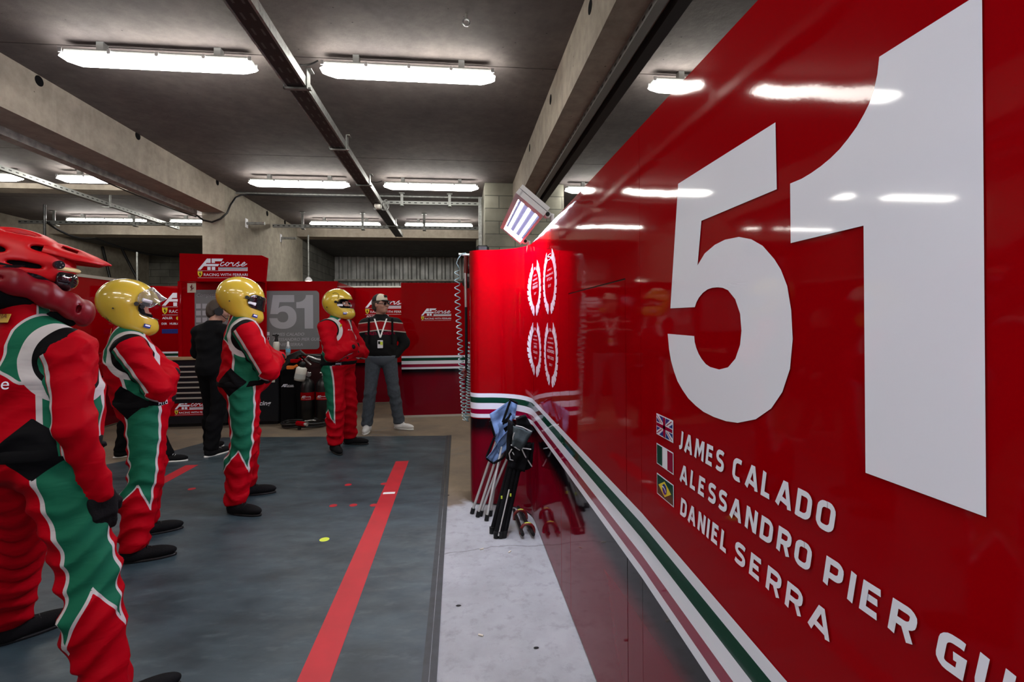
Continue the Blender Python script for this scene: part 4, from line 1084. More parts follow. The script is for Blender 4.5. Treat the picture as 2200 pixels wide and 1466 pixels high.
for y in (2.80, 3.74):
    mb = MB(); mb.cyl(WLT(-.012, y-.018, -.008), WLT(-.012, y+.018, -.008), .02, 16)
    mb.tube([WLT(-.012, y, -.008), WLT(-.012, y, -.008)+Vector((.03, 0, -.002)), Vector((XW+.02-.44, y-3.22, 1.992-2.06)), Vector((XW+.05-.44, y-3.22, 1.99-2.06))], .014, 8)
    br = mb.build('bracket', M['workbody'], wl)
    MB().cyl(WLT(-.012, y-.024, -.008), WLT(-.012, y-.017, -.008), .012, 12).build('knob', M['blackp'], br)

wl2 = copy_tree(wl); wl2.location = (.44, -.7, 2.06); tag(wl2, 'unseen white work lamp added for the near floor, on the partition top nearer than the big number', 'lamp')  # unseen copy of the lamp, added to brighten the near floor
# ---------------------------------------------------------------- ceiling battens
def make_batten():
    r = empty('ceiling_lamp', (0, 0, 0)); L = .68
    MB().rbox(-L, L, -.052, .052, .055, .10, .02).box(-.45, -.40, -.03, .03, .10, .165).box(.40, .45, -.03, .03, .10, .165).build('housing', M['lampbody'], r)
    mb = MB(); prof = [(.050, .070), (.074, .036), (.062, .012), (.045, 0.)]
    rings = []
    for w, z in prof:
        e = L+.008-(.060-w)*1.2-(.05 if z < .02 else (.01 if z < .03 else 0)); c = .03
        rings.append([(-e+c, -w, z), (e-c, -w, z), (e, -w+c, z), (e, w-c, z), (e-c, w, z), (-e+c, w, z), (-e, w-c, z), (-e, -w+c, z)])
    vs = [v for q in rings for v in q]; fs = [(k*8+i, (k+1)*8+i, (k+1)*8+(i+1) % 8, k*8+(i+1) % 8) for k in range(3) for i in range(8)]+[tuple(24+i for i in reversed(range(8)))]
    mb.add(vs, fs); mb.build('diffuser', M['lampon'], r)
    for k in range(5):
        for s in (1, -1): MB().box(-.012+(k-2)*.34, .012+(k-2)*.34, s*.062-.004, s*.062+.004, .055, .09).build('clip', M['steel'], r)
    return r
proto = None
WHERE = {(-2.29, 4.1): 'front left of the four big ceiling lamps over the crew', (-.38, 4.1): 'second long lamp of the nearest ceiling row', (-2.29, 7.47): 'left lamp of the middle ceiling row, over the tower header', (-.38, 7.47): 'right lamp of the middle ceiling row, over the far partition', (-2.29, 10.4): 'left lamp of the farthest ceiling row in the central bay', (-.38, 10.4): 'right lamp of the farthest ceiling row in the central bay',
         (-4.82, 7.47): 'middle row lamp just left of the big left beam', (-6.70, 7.47): 'middle row lamp cut by the left edge of view', (-6.83, 10.4): 'far row lamp in the left bay beside the block wall', (-4.95, 10.4): 'far row lamp in the left bay beside the pillar', (2.38, 4.1): 'near row lamp right of the right beam, partly behind the red wall', (2.38, 7.47): 'middle row lamp right of the block pillar, above the work lamp'}
for (X, Y), lb in WHERE.items():
    if proto is None: proto = make_batten(); o = proto
    else: o = copy_tree(proto)
    o.location = (X, Y, 3.435); o['label'] = 'lit fluorescent batten, '+lb; o['category'] = 'ceiling lamp'; o['group'] = 'fluorescent battens under the ceiling'
for X, Y in [(x, y) for y in (.75, -2.6) for x in (-4.82, -2.29, -.38, 2.38)]+[(-4.82, 4.1), (4.3, 4.1), (4.3, 7.47), (-6.7, 4.1)]:
    o = copy_tree(proto); o.location = (X, Y, 3.435); o['label'] = 'lit fluorescent batten of the rows outside the picture'; o['category'] = 'ceiling lamp'; o['group'] = 'fluorescent battens outside the picture'

# ---------------------------------------------------------------- trunking, rails, conduits, cables
def tray(x0, x1, y0, y1, z, label, clamps):
    r = empty('cable_trunking', ((x0+x1)/2, (y0+y1)/2, z), 0, label, 'cable tray'); c = Vector(r.location)
    def B(name, m, *bx):
        mb = MB()
        for b in bx: mb.box(*b)
        mb.v = [tuple(Vector(v)-c) for v in mb.v]; return mb.build(name, m, r)
    B('channel', M['tray_p'], (x0, x1, y0, y1, z, z+.06)); B('flange', M['galv'], (x0-.014, x0, y0, y1, z-.004, z+.07)); B('flange', M['galv'], (x1, x1+.018, y0, y1, z-.004, z+.07))
    for y in clamps: B('clamp', M['galv'], (x0-.03, x1+.05, y, y+.03, z-.022, z-.006), (x1+.02, x1+.028, y-.02, y+.07, z-.022, z+.14), (x1+.02, x1+.06, y-.02, y+.07, z+.132, z+.14), (x0-.03, x0-.022, y, y+.03, z-.022, z+.05))
    return r
tray(-1.33, -1.20, -4.5, 10.9, 3.31, 'long black perforated cable trunking hanging under the central ceiling', (1.3, 2.68, 4.04, 5.42, 6.8, 8.2, 9.6))
def rail(x0, x1, y0, y1, z0, z1, label, holes=True, hang=(), along='y', m='galv'):
    r = empty('mounting_rail', ((x0+x1)/2, (y0+y1)/2, (z0+z1)/2), 0, label, 'rail'); c = Vector(r.location)
    def sub(mb, name, mm): mb.v = [tuple(Vector(v)-c) for v in mb.v]; return mb.build(name, mm, r)
    sub(MB().box(x0, x1, y0, y1, z0, z1), 'channel', M[m] if not holes else M['perf_'+along])
    for h in hang:
        if along == 'y': sub(MB().box(x0-.03, x1+.03, h, h+.04, z0-.03, z0-.02).box(x1+.02, x1+.03, h, h+.04, z0-.03, CZ-.002).box(x1+.0, x1+.06, h-.02, h+.06, CZ-.012, CZ-.002), 'hanger', M['galv'])
        else: sub(MB().box(h, h+.045, y0-.02, y0-.012, z0-.03, CZ-.002).box(h-.02, h+.07, y0-.06, y0+.0, CZ-.012, CZ-.002).box(h-.01, h+.055, y0-.02, y1+.02, z0-.03, z0-.022), 'hanger', M['galv'])
    return r
rail(-4.06, -3.95, -4.5, 7.95, 3.10, 3.19, 'heavy grey steel rail running along the underside of the left beam', False, m='galvd')
rail(1.06, 1.12, -4.5, 7.4, 3.115, 3.165, 'slim grey steel rail under the right concrete beam', True)
rail(1.16, 1.235, -4.5, 7.5, 3.10, 3.165, 'black channel under the outer edge of the right beam', False, m='tray')
rail(-5.66, -5.60, 4.6, 10.6, 3.36, 3.42, 'perforated galvanised rail crossing the left bay ceiling lengthwise', True, hang=(6.4, 8.55))
rail(-8.2, -5.0, 10.15, 10.21, 3.36, 3.42, 'perforated rail across the left bay in front of the far lamps', True, hang=(-7.6, -6.2), along='x')
rail(-5.4, -3.95, 9.75, 9.81, 3.28, 3.34, 'short perforated rail between left bay and pillar', True, hang=(-4.75,), along='x')
p1, p2 = atY(820, 441, 8.35), atY(1036, 447, 8.35)
rail(p1.x, .42, 8.35, 8.40, 3.42, 3.475, 'perforated galvanised rail crossing the ceiling right of the caged lamp', True, hang=(atY(860, 440, 8.3).x, atY(963, 440, 8.3).x), along='x')
rail(-3.55, .42, 9.9, 9.95, 3.30, 3.36, 'long perforated rail crossing in front of the farthest lamps', True, hang=(atY(648, 480, 9.9).x, atY(777, 480, 9.9).x, atY(909, 480, 9.9).x), along='x')
o = MB().box(.36, .415, 8.32, 8.37, 2.0, 3.56).build('upright_rail', M['galv']); o = tag(o, 'upright galvanised rail in front of the block pillar', 'rail')
def tubething(name, pts, r, m, label, cat, group=None, n=8, rs=None):
    c = Vector(pts[0]); mb = MB().tube([Vector(p)-c for p in pts], r, n, rs=rs); o = mb.build(name, m); o.location = c; return tag(o, label, cat, group)
tubething('conduit', [(-3.6, 8.45, 3.575), (.43, 8.45, 3.575)], .018, M['galv'], 'thin grey conduit crossing the ceiling above the rail frame', 'conduit')
def sag(a, b, d, n=14): a = Vector(a); b = Vector(b); return [a.lerp(b, t)-Vector((0, 0, d*4*t*(1-t))) for t in np.linspace(0, 1, n)]
tubething('power_cable', [(-4.1, -2, 3.22)]+sag((-4.12, 0, 3.2), (-4.12, 3.4, 3.2), .06)+sag((-4.12, 3.4, 3.2), (-4.12, 6.2, 3.2), .05)+sag((-4.12, 6.2, 3.2), (-4.0, 8.0, 3.12), .03)+[(-3.88, 7.99, 3.03), (-3.75, 7.98, 3.0), (-3.63, 7.98, 3.05), (-3.55, 8.02, 3.15), (-3.53, 8.1, 3.3), (-3.52, 8.25, 3.45), (-3.5, 8.40, 3.53), (-3.4, 8.43, 3.55), (-2.4, 8.43, 3.54), (-1.4, 8.43, 3.55)], .014, M['hose'], 'black power cable slung beside the left beam and up over the pillar', 'cable')
tubething('power_cable', sag((-4.2, -2, 3.2), (-4.2, 2.6, 3.18), .08)+sag((-4.2, 2.6, 3.18), (-4.18, 5.4, 3.2), .06)+sag((-4.18, 5.4, 3.2), (-3.98, 7.98, 3.08), .05), .009, M['hose'], 'thinner black cable slung below the steel rail of the left beam', 'cable')
for a, b, d, lb in ((atY(97, 475, 10.0), atY(205, 512, 11.4), .12, 'black cable drooping along the left bay wall'), (atY(205, 512, 11.4), atY(385, 552, 13.5), .1, 'black cable drooping into the dark left rear bay')):
    tubething('power_cable', sag(a, b, d), .022, M['hose'], lb, 'cable')
tubething('power_cable', sag(atY(220, 530, 13), atY(240, 612, 13), .02, 6), .03, M['hose'], 'black cable hanging in the dark rear bay, nearer the left', 'cable')
tubething('power_cable', sag(atY(262, 535, 13), atY(300, 608, 13), .02, 6), .03, M['hose'], 'black cable hanging in the dark rear bay, above the yellow helmet', 'cable')
tubething('power_cable', [atY(96, 440, 9.0), atY(96, 520, 9.0), atY(97, 600, 9.0)], .02, M['hose'], 'black cable running straight down the block wall corner', 'cable')
tubething('lamp_cable', sag((-1.28, 4.2, 3.56), (-1.11, 4.1, 3.55), .015, 6), .007, M['hose'], 'short black lead between the trunking and the near right ceiling lamp', 'cable')
tubething('lamp_cable', sag((-1.28, 7.55, 3.56), (-1.11, 7.47, 3.55), .015, 6), .007, M['hose'], 'short black lead from the trunking to the middle row lamp', 'cable')
# caged bulkhead lamp on the trunking, eye bolt, drop pipes with lamps, pillar brackets
cl = empty('caged_lamp', atY(812, 443, 7.9), 0, 'small caged bulkhead lamp hanging on the trunking', 'lamp')
MB().lathe((0, 0, 0), [(.001, -.07), (.04, -.06), (.055, -.02), (.055, .03), (.03, .06), (.001, .065)], 16, Matrix.Rotation(PI/2, 4, 'X')).build('globe', M['bottle'], cl)
mb = MB()
for k in range(4): mb.tube([(.10+.07*math.cos(t)*math.cos(k*PI/4), .07*math.cos(t)*math.sin(k*PI/4), .07*math.sin(t)-.0) for t in np.linspace(0, 2*PI, 18)], .004, 5)
mb.build('cage', M['galv'], cl)
eb = empty('eye_bolt', atZ(1002, 30, CZ), 0, 'steel eye bolt screwed into the ceiling near the top of the picture', 'bolt')
MB().cyl((0, 0, 0), (0, 0, -.035), .009, 10).build('shank', M['galvd'], eb)
MB().tube([(.024*math.cos(t), 0, -.06+.024*math.sin(t)) for t in np.linspace(0, 2*PI, 20)], .006, 8).build('ring', M['steel'], eb)
for px, py, Y, top, lb in ((663, 603, 11.3, 3.4, 'small bell shaped pendant lamp on a drop pipe beside the pillar'), (295, 611, 11.0, 2.95, 'small pendant lamp on a drop pipe above the second yellow helmet')):
    p = atY(px, py, Y); r = empty('pendant_lamp', p, 0, lb, 'lamp')
    MB().cyl((0, 0, .05), (0, 0, top-p.z), .018, 8).build('drop_pipe', M['galv'], r)
    MB().lathe((0, 0, 0), [(.001, .08), (.03, .075), (.07, .03), (.085, -.01), (.08, -.012), (.001, .02)], 18).build('shade', M['workbody'], r)
    MB().lathe((0, 0, 0), [(.001, .02), (.05, .0), (.055, -.02), (.03, -.045), (.001, -.05)], 14).build('bulb', M['bulb'], r)
for px, py, lb in ((529, 480, 'stub bracket with a metal bar on the pillar, nearer one'), (603, 512, 'stub bracket with a metal bar on the pillar, farther one')):
    p = atX(px, py, -3.6); r = empty('wall_bracket', p, 0, lb, 'bracket')
    MB().rbox(0, .012, -.05, .05, -.08, .08, .004).build('plate', M['workbody'], r); MB().cyl((.0, 0, 0), (.30, 0, 0), .025, 12).build('bar', M['galv'], r)

# ---------------------------------------------------------------- far partitions
def part_box(name, x0, x1, y0, y1, z0, z1, label, m='red', cat='partition'):
    c = Vector(((x0+x1)/2, (y0+y1)/2, z0)); r = empty(name, c, 0, label, cat)
    mb = MB().box(x0, x1, y0, y1, z0, z1); mb.v = [tuple(Vector(v)-c) for v in mb.v]; mb.build('panel', M[m], r); return r, c
def on(r, c, mb, name, m=None): mb.v = [tuple(Vector(v)-c) for v in mb.v]; return mb.build(name, m, r)
STR = ((.925, .895, 'white'), (.895, .850, 'green'), (.850, .800, 'white'), (.800, .755, 'crimson'), (.755, .725, 'white'))
def stripes(r, c, x0, x1, y, sc=0.):
    for a, b, m in STR: on(r, c, MB().box(x0, x1, y-.002, y, b+sc, a+sc), m+'_stripe', M[m])
def FY(y): return lambda a, b: Vector((a, y-.0025, b))
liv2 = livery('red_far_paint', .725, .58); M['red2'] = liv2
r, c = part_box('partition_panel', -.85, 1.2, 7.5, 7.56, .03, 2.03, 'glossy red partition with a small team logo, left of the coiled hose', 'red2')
stripes(r, c, -.85, 1.2, 7.5)
mb = MB(); a = atY(905, 689, 7.5); b = atY(969, 689, 7.5); af_logo(mb, FY(7.5), a.x, a.z, b.x-a.x); on(r, c, mb, 'team_logo')
on(r, c, MB().box(-.85, 1.2, 7.49, 7.56, .0, .03), 'base_rail', M['handle'])
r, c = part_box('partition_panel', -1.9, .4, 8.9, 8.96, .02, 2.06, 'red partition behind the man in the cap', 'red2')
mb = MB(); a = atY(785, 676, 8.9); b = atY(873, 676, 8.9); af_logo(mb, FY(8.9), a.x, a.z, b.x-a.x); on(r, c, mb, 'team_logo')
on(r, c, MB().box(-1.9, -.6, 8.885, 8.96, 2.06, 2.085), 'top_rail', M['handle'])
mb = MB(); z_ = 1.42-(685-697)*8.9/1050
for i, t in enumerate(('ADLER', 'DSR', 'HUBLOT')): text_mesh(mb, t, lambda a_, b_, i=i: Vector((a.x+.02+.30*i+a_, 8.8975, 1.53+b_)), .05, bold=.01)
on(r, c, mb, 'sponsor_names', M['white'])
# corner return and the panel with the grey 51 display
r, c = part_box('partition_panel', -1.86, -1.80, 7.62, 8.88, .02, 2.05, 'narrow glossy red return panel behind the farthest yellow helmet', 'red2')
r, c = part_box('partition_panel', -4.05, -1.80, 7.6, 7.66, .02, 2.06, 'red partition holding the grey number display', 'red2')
on(r, c, MB().box(-3.0, -1.80, 7.598, 7.6, .88, .91).box(-3.0, -1.80, 7.598, 7.6, .70, .73), 'white_stripe', M['white'])
def rounded(x0, x1, z0, z1, q, n=6):
    P = []
    for cx_, cz_, a0 in ((x1-q, z1-q, 0), (x0+q, z1-q, PI/2), (x0+q, z0+q, PI), (x1-q, z0+q, 1.5*PI)):
        for t in np.linspace(0, PI/2, n): P.append((cx_+q*math.cos(a0+t), cz_+q*math.sin(a0+t)))
    return P
a, b = atY(569, 752, 7.58), atY(685, 625, 7.58)
on(r, c, MB().poly([rounded(a.x, b.x, a.z, b.z, .05)], lambda u, v: Vector((u, 7.592, v))), 'display_window', M['board'])
k = (b.x-a.x)/.86; FD = lambda e: (lambda u, v: Vector((u, 7.590-e, v)))
f0, f1 = atY(578, 707, 7.58), atY(672, 634, 7.58); kx = (f1.x-f0.x)/(1.189-.438); kz = (f1.z-f0.z)/(1.75-1.22)
for pl_ in (five, one): on(r, c, MB().poly([[(f0.x+(1.189-y)*kx, f0.z+(z-1.22)*kz) for y, z in pl_]], FD(0)), 'display_numeral', M['boardw'])
mb = MB()
h_ = .042
for i, (t, px, w) in enumerate((('JAMES CALADO', 585, 62), ('ALESSANDRO PIER GUIDI', 585, 98), ('DANIEL SERRA', 585, 60))):
    p = atY(px, 722+i*11.2, 7.58); text_mesh(mb, t, lambda u, v: Vector((p.x+u, 7.590, p.z+v)), .062, bold=.012, width=w*7.58/1050, shear=.2)
on(r, c, mb, 'display_print', M['boardw'])
for i, kd in enumerate(('uk', 'it')):
    p = atY(567, 721+i*10.5, 7.58); q = .075
    on(r, c, MB().use(M['white']).box(p.x, p.x+q, 7.588, 7.590, p.z, p.z+.05).use(M['blue'] if kd == 'uk' else M['green']).box(p.x+.004, p.x+.028, 7.586, 7.588, p.z+.004, p.z+.046).use(M['crimson']).box(p.x+(.032 if kd == 'uk' else .05), p.x+(.042 if kd == 'uk' else .071), 7.586, 7.588, p.z+.004, p.z+.046), 'flag_sticker')
# left partitions
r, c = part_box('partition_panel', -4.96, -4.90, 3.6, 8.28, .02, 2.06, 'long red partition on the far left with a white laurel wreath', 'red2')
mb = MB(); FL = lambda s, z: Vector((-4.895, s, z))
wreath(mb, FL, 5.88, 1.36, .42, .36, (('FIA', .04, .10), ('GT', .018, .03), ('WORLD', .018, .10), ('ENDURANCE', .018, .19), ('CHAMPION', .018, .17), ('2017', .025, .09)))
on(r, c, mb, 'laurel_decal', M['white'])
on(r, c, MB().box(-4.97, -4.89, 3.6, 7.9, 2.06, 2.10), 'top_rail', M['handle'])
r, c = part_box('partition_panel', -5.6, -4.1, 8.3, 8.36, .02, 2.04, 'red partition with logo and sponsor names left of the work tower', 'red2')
for z1, z0, m in ((1.0, .972, 'white'), (.972, .93, 'green'), (.93, .885, 'white'), (.885, .84, 'crimson'), (.84, .81, 'white')): on(r, c, MB().box(-5.6, -4.1, 8.298, 8.3, z0, z1), m+'_stripe', M[m])
mb = MB(); a = atY(348.5, 677, 8.3); af_logo(mb, FY(8.3), a.x, a.z, .86); on(r, c, mb, 'team_logo')
mb = MB(); p = atY(349, 686, 8.3); text_mesh(mb, 'ADLER', lambda u, v: Vector((p.x+u, 8.297, p.z+v)), .05, bold=.02)
p2_ = atY(350, 698, 8.3); text_mesh(mb, 'DSR   HUBLOT', lambda u, v: Vector((p2_.x-.02+u, 8.297, p2_.z+v)), .045, bold=.02)
on(r, c, mb, 'sponsor_names', M['white'])
p = atY(383, 684, 8.3); on(r, c, MB().lathe((0, 0, 0), [(.03, 0), (.03, .003)], 14, Matrix.Translation((p.x, 8.299, p.z)) @ Matrix.Rotation(PI/2, 4, 'X')), 'shell_emblem', M['yellow'])
p = atY(348, 717, 8.3); on(r, c, MB().box(p.x, -4.3, 8.297, 8.2995, p.z, p.z+.07), 'blue_sponsor_strip', M['blue'])

# ---------------------------------------------------------------- work tower: header box, back board, cabinets, worktop
a, b = atY(386, 605, 7.12), atY(574, 549, 7.12)
hd = empty('header_box', (a.x, 7.2, a.z), 0, 'big red header box with the white team logo above the tool bench', 'sign box'); c = Vector(hd.location)
mb = MB(); x0, x1, z0, z1 = a.x, b.x, a.z, b.z; pl_ = [(x0, z0), (x1-.03, z0), (x1, z1-.035), (x1-.075, z1), (x0, z1+.02)]; n = len(pl_)
mb.add([(u, 7.12, v) for u, v in pl_]+[(u, 7.17, v) for u, v in pl_], [tuple(range(n)), tuple(reversed(range(n, 2*n)))]+[(i, n+i, n+(i+1) % n, (i+1) % n) for i in range(n)])
on(hd, c, mb, 'box', M['redflat']); on(hd, c, MB().box(x0+.05, x1-.15, 7.17, 7.50, z0+.01, z0+.04), 'support', M['redflat'])
mb = MB(); p = atY(425, 597, 7.12); q = atY(532, 597, 7.12); af_logo(mb, FY(7.12), p.x, p.z, q.x-p.x); on(hd, c, mb, 'team_logo')
a, b = atY(388, 762, 7.51), atY(570, 607, 7.51)
bb = empty('back_board', (a.x, 7.51, .9), 0, 'red back board of the tool bench with a grey display panel', 'board'); c = Vector(bb.location)
on(bb, c, MB().box(a.x, b.x, 7.51, 7.56, .94, b.z), 'panel', M['redflat']); on(bb, c, MB().cyl((a.x, 7.51, .966), (a.x, 7.51, b.z), .03, 12), 'edge_post', M['redflat'])
p, q = atY(419, 722, 7.51), atY(569, 623, 7.51)
dp = on(bb, c, MB().poly([rounded(p.x, q.x-.1, p.z, q.z, .04)], lambda u, v: Vector((u, 7.506, v))), 'display_panel', M['board'])
mb = MB(); text_mesh(mb, 'Competizioni GT', lambda u, v: Vector((p.x+.02+u, 7.502, q.z-.10+v)), .07, shear=.3); on(bb, c, mb, 'display_title', M['boardw']); mb = MB()
for i in range(5):
    for j in range(4): mb.box(p.x+.02+i*.085, p.x+.085+i*.085, 7.502, 7.503, q.z-.27-j*.10, q.z-.20-j*.10)
on(bb, c, mb, 'display_print', M['boardw'])
p = atY(403, 629, 7.51); on(bb, c, MB().use(M['cream']).box(p.x, p.x+.115, 7.504, 7.509, p.z, p.z+.135), 'notice_card')
mb = MB().poly([[(p.x+.058+a*.10, p.z+.07+b*.15) for a, b in ((-.18, -.30), (-.05, -.12), (-.14, .02), (-.25, .12), (-.12, .12), (-.02, .28), (.1, .36), (.08, .2), (.14, .06), (.05, -.06), (.2, -.02), (.26, .1), (.3, -.06), (.14, -.16), (.06, -.14), (.1, -.32), (.02, -.3), (.0, -.16), (-.1, -.32))]], lambda u, v: Vector((u, 7.501, v))); on(bb, c, mb, 'card_print', M['brownred'])

def cabinet(x0, x1, y0, label, drawers, logo=True, txt=None):
    r = empty('tool_cabinet', ((x0+x1)/2, y0+.25, 0), 0, label, 'cabinet'); c = Vector(r.location)
    on(r, c, MB().rbox(x0, x1, y0, y0+.33, .04, .935, .012), 'body', M['cab'])
    on(r, c, MB().box(x0+.03, x1-.03, y0+.04, y0+.30, 0., .04), 'plinth', M['blackp'])
    for i, z in enumerate(drawers):
        d = on(r, c, MB().box(x0+.06, x1-.04, y0-.012, y0, z-.062, z+.022), 'drawer', M['cab'])
        h = MB().rbox(x0+.06, x1-.04, y0-.035, y0-.012, z-.002, z+.020, .005); h.v = [tuple(Vector(v)-c) for v in h.v]; h.build('handle', M['handle'], d)
    if logo:
        on(r, c, MB().box(x0+.12, x1-.05, y0-.006, y0, .16, .35), 'logo_plate', M['redflat'])
        mb = MB(); w = (x1-x0-.17)*.62; af_logo(mb, FY(y0-.006), x0+.24, .175, w); on(r, c, mb, 'team_logo')
        on(r, c, MB().box(x0+.07, x0+.17, y0-.014, y0-.012, .795, .81).box(x0+.07, x0+.14, y0-.014, y0-.012, .375, .39), 'label_tape', M['yel'])
    if txt:
        mb = MB(); text_mesh(mb, txt, lambda u, v: Vector((x1-.36+u, y0-.004, .28+v)), .085, bold=.02, shear=.2, width=.25); on(r, c, mb, 'lettering', M['white'])
    return r
cx0 = atZ(360, 912).x; Yc = atZ(480, 916).y
cabinet(cx0, cx0+.92, Yc, 'dark tool cabinet with seven silver drawer handles and red logo plate', [.835-.073*i for i in range(7)])
r = cabinet(cx0+.93, atY(599, 880, Yc).x, Yc, 'dark cabinet with white lettering behind the central crew member', [], False, 'Racing')
c = Vector(r.location); p = atY(583, 822, Yc)
on(r, c, MB().rbox(p.x-.12, p.x+.05, Yc-.01, Yc, p.z, p.z+.20, .004), 'white_panel', M['bottle'])
o = MB().box(0, atY(636, 770, Yc).x-cx0+.03, -.03, .26, 0, .028).build('worktop', M['wood']); o.location = (cx0-.02, Yc, .936); tag(o, 'thin wooden worktop running over both dark cabinets', 'worktop')
r = empty('bench_end', (atY(618, 850, Yc).x, Yc+.25, 0), 0, 'black covered bench end with a faint red logo beside the gas bottles', 'cabinet'); c = Vector(r.location)
xa, xb = atY(601, 850, Yc).x, atY(634, 850, Yc).x
on(r, c, MB().rbox(xa, xb, Yc+.01, Yc+.32, .0, .93, .02), 'cover', M['black'])
mb = MB(); af_logo(mb, FY(Yc+.008), xa+.02, .50, .17, sub=False); on(r, c, mb, 'team_logo')
on(r, c, MB().rbox(xa+.03, xa+.12, Yc, Yc+.02, .87, .905, .004), 'orange_clip', M['orange'])

# bottles on the bench
def bottle(px, py0, py1, Y, rr, m, capm, label, name='spray_bottle'):
    p = atY(px, py1, Y); H_ = atY(px, py0, Y).z-.964; r = empty(name, (p.x, Y, .964), 0, label, 'bottle')
    MB().lathe((0, 0, 0), [(.001, 0), (rr, .004), (rr, H_*.60), (rr*.85, H_*.64), (rr*.5, H_*.655)], 20).build('bottle_body', m, r)
    MB().lathe((0, 0, 0), [(rr*.6, H_*.64), (rr*.62, H_*.74), (rr*.45, H_*.80), (rr*.5, H_*.9), (rr*.3, H_), (.001, H_)], 14).build('cap', capm, r)
    return r, H_
r, H_ = bottle(594, 718, 762, Yc+.12, .040, M['bottle'], M['blackp'], 'white squeeze bottle with black cap on the wooden worktop')
MB().box(-.05, .03, -.012, .012, H_*.9, H_*.97).build('trigger', M['blackp'], r)
r, H_ = bottle(619, 734, 764, Yc+.12, .032, M['pet'], M['workbody'], 'clear water bottle with blue label on the worktop end', 'water_bottle')
MB().lathe((0, 0, 0), [(.0325, H_*.25), (.0325, H_*.5)], 20).build('label_band', mat('blue_label', (.15, .42, .62), .4), r)

# ---------------------------------------------------------------- gas bottles, hoses
for i, (px, lb) in enumerate(((661, 'black gas cylinder with red logo band, nearer the bench'), (694, 'black gas cylinder with red logo band, beside the farthest yellow helmet man'))):
    p = atY(px, 850, 7.24); r = empty('gas_cylinder', (p.x, 7.24, 0), 0, lb, 'gas bottle', 'black gas cylinders'); R_ = .095
    MB().lathe((0, 0, 0), [(.001, .06), (R_*.7, .06), (R_, .09), (R_, .54), (R_*.85, .60), (R_*.4, .64), (.03, .65), (.03, .68)], 24).build('cylinder_body', M['hose'], r)
    MB().lathe((0, 0, 0), [(.001, 0), (R_*.62, 0), (R_*.62, .07), (.001, .07)], 20).build('foot_ring', M['galv'], r)
    MB().lathe((0, 0, 0), [(R_+.001, .345), (R_+.001, .455)], 24).build('logo_band', M['redflat'], r)
    mb = MB(); w = .135; af_logo(mb, lambda u, v: Vector(((R_+.0025)*math.sin((u)/R_), -(R_+.0025)*math.cos(u/R_), v)), -w/2, .355, w); mb.build('team_logo', None, r)
    vv = MB().cyl((0, 0, .66), (0, 0, .74), .018, 10).cyl((-.04, 0, .72), (.05, 0, .72), .012, 8).cyl((.03, -.02, .70), (.03, -.05, .70), .028, 14); vv.build('valve', M['steel'], r)
gx = atZ(675, 905).x
r = empty('hose_stand', (gx, 7.42, 0), 0, 'dark stand behind the gas cylinders carrying a bundle of hoses', 'stand')
MB().rbox(-.16, .28, .06, .10, .05, .92, .02).build('back_plate', mat('dark_red_plate', (.035, .003, .005), .4), r); MB().rbox(-.16, .30, -.02, .12, .005, .05, .01).build('base', M['blackp'], r)
MB().tube([(-.15, .06, .9), (-.15, -.2, .98), (.2, -.2, .98), (.35, -.02, .9)], .016, 8).build('handle_bar', M['blackp'], r)
for k in range(5):
    y = 7.1+.03*k; z = .93+.022*k
    tubething('air_hose', [atY(598+4*k, 800-2*k, 7.15), atY(618, 782-4*k, 7.15), atY(645, 762-2*k, 7.12), atY(672, 764+3*k, 7.1), atY(705, 768+4*k, 7.08), atY(738, 772+4*k, 7.08)], .016, M['hose'], 'black air hose in the bundle looped over the gas cylinders', 'hose', 'black hoses looped over the stand')
tubething('air_hose', [atY(700, 775, 7.05), atY(680, 772, 7.0), atY(662, 765, 7.0), atY(655, 772, 7.0), atY(668, 784, 7.0)], .012, M['steel'], 'silver braided hose among the black hoses above the gas cylinders', 'hose')
p = atY(646, 803, 6.95); r = empty('canister', p, 0, 'white labelled canister hanging tilted under the hose bundle', 'canister'); r.rotation_euler = (0, .2, 0)
MB().lathe((0, 0, 0), [(.001, -.10), (.065, -.095), (.07, -.02), (.07, .07), (.05, .09), (.001, .09)], 22).build('canister_body', M['bottle'], r); MB().lathe((0, 0, 0), [(.03, .085), (.045, .13), (.03, .16), (.001, .17)], 14).build('cap', M['blackp'], r)
MB().lathe((0, 0, 0), [(.071, -.07), (.071, .0)], 22).build('label_band', M['lampbody'], r)
for px, py, m, lb in ((632, 776, 'redflat', 'red plastic hose fitting left of the canister'), (624, 790, 'orange', 'orange plastic hose fitting left of the canister')):
    p = atY(px, py, 7.0); o = MB().rbox(-.05, .05, -.02, .02, -.025, .025, .01).cyl((.04, 0, 0), (.09, 0, .03), .018, 10).build('hose_fitting', M[m]); o.location = p; tag(o, lb, 'fitting')
cc_ = atZ(655, 917)
pts = []
for t in np.linspace(0, 2*PI*4.6, 150):
    k = t/(2*PI); R_ = .27+.018*math.sin(t*.37); pts.append((cc_.x+R_*math.cos(t)*(1+.02*k), cc_.y+.0+R_*.62*math.sin(t), .018+.012*k+.006*math.sin(3*t)))
tubething('coiled_hose', pts, .014, M['hose'], 'black hose coiled on the floor in front of the gas cylinders', 'hose')
p = atZ(648, 914, .06); r = empty('impact_wrench', p, 0, 'red and silver pneumatic wrench lying on the coiled floor hose', 'tool')
MB().cyl((-.06, 0, .03), (.05, -.04, .02), .032, 14).build('tool_body', M['redflat'], r); MB().cyl((.05, -.04, .02), (.09, -.055, .015), .022, 12).build('nose', M['steel'], r); MB().rbox(-.05, -.01, -.02, .02, -.07, .02, .01).build('grip', M['blackp'], r)
tubething('gas_pipe', [atZ(655, 905, .05), atZ(672, 903, .06), atZ(690, 907, .03), atZ(706, 904, .05)], .012, M['steel'], 'silver pipe along the feet of the gas cylinders', 'pipe')

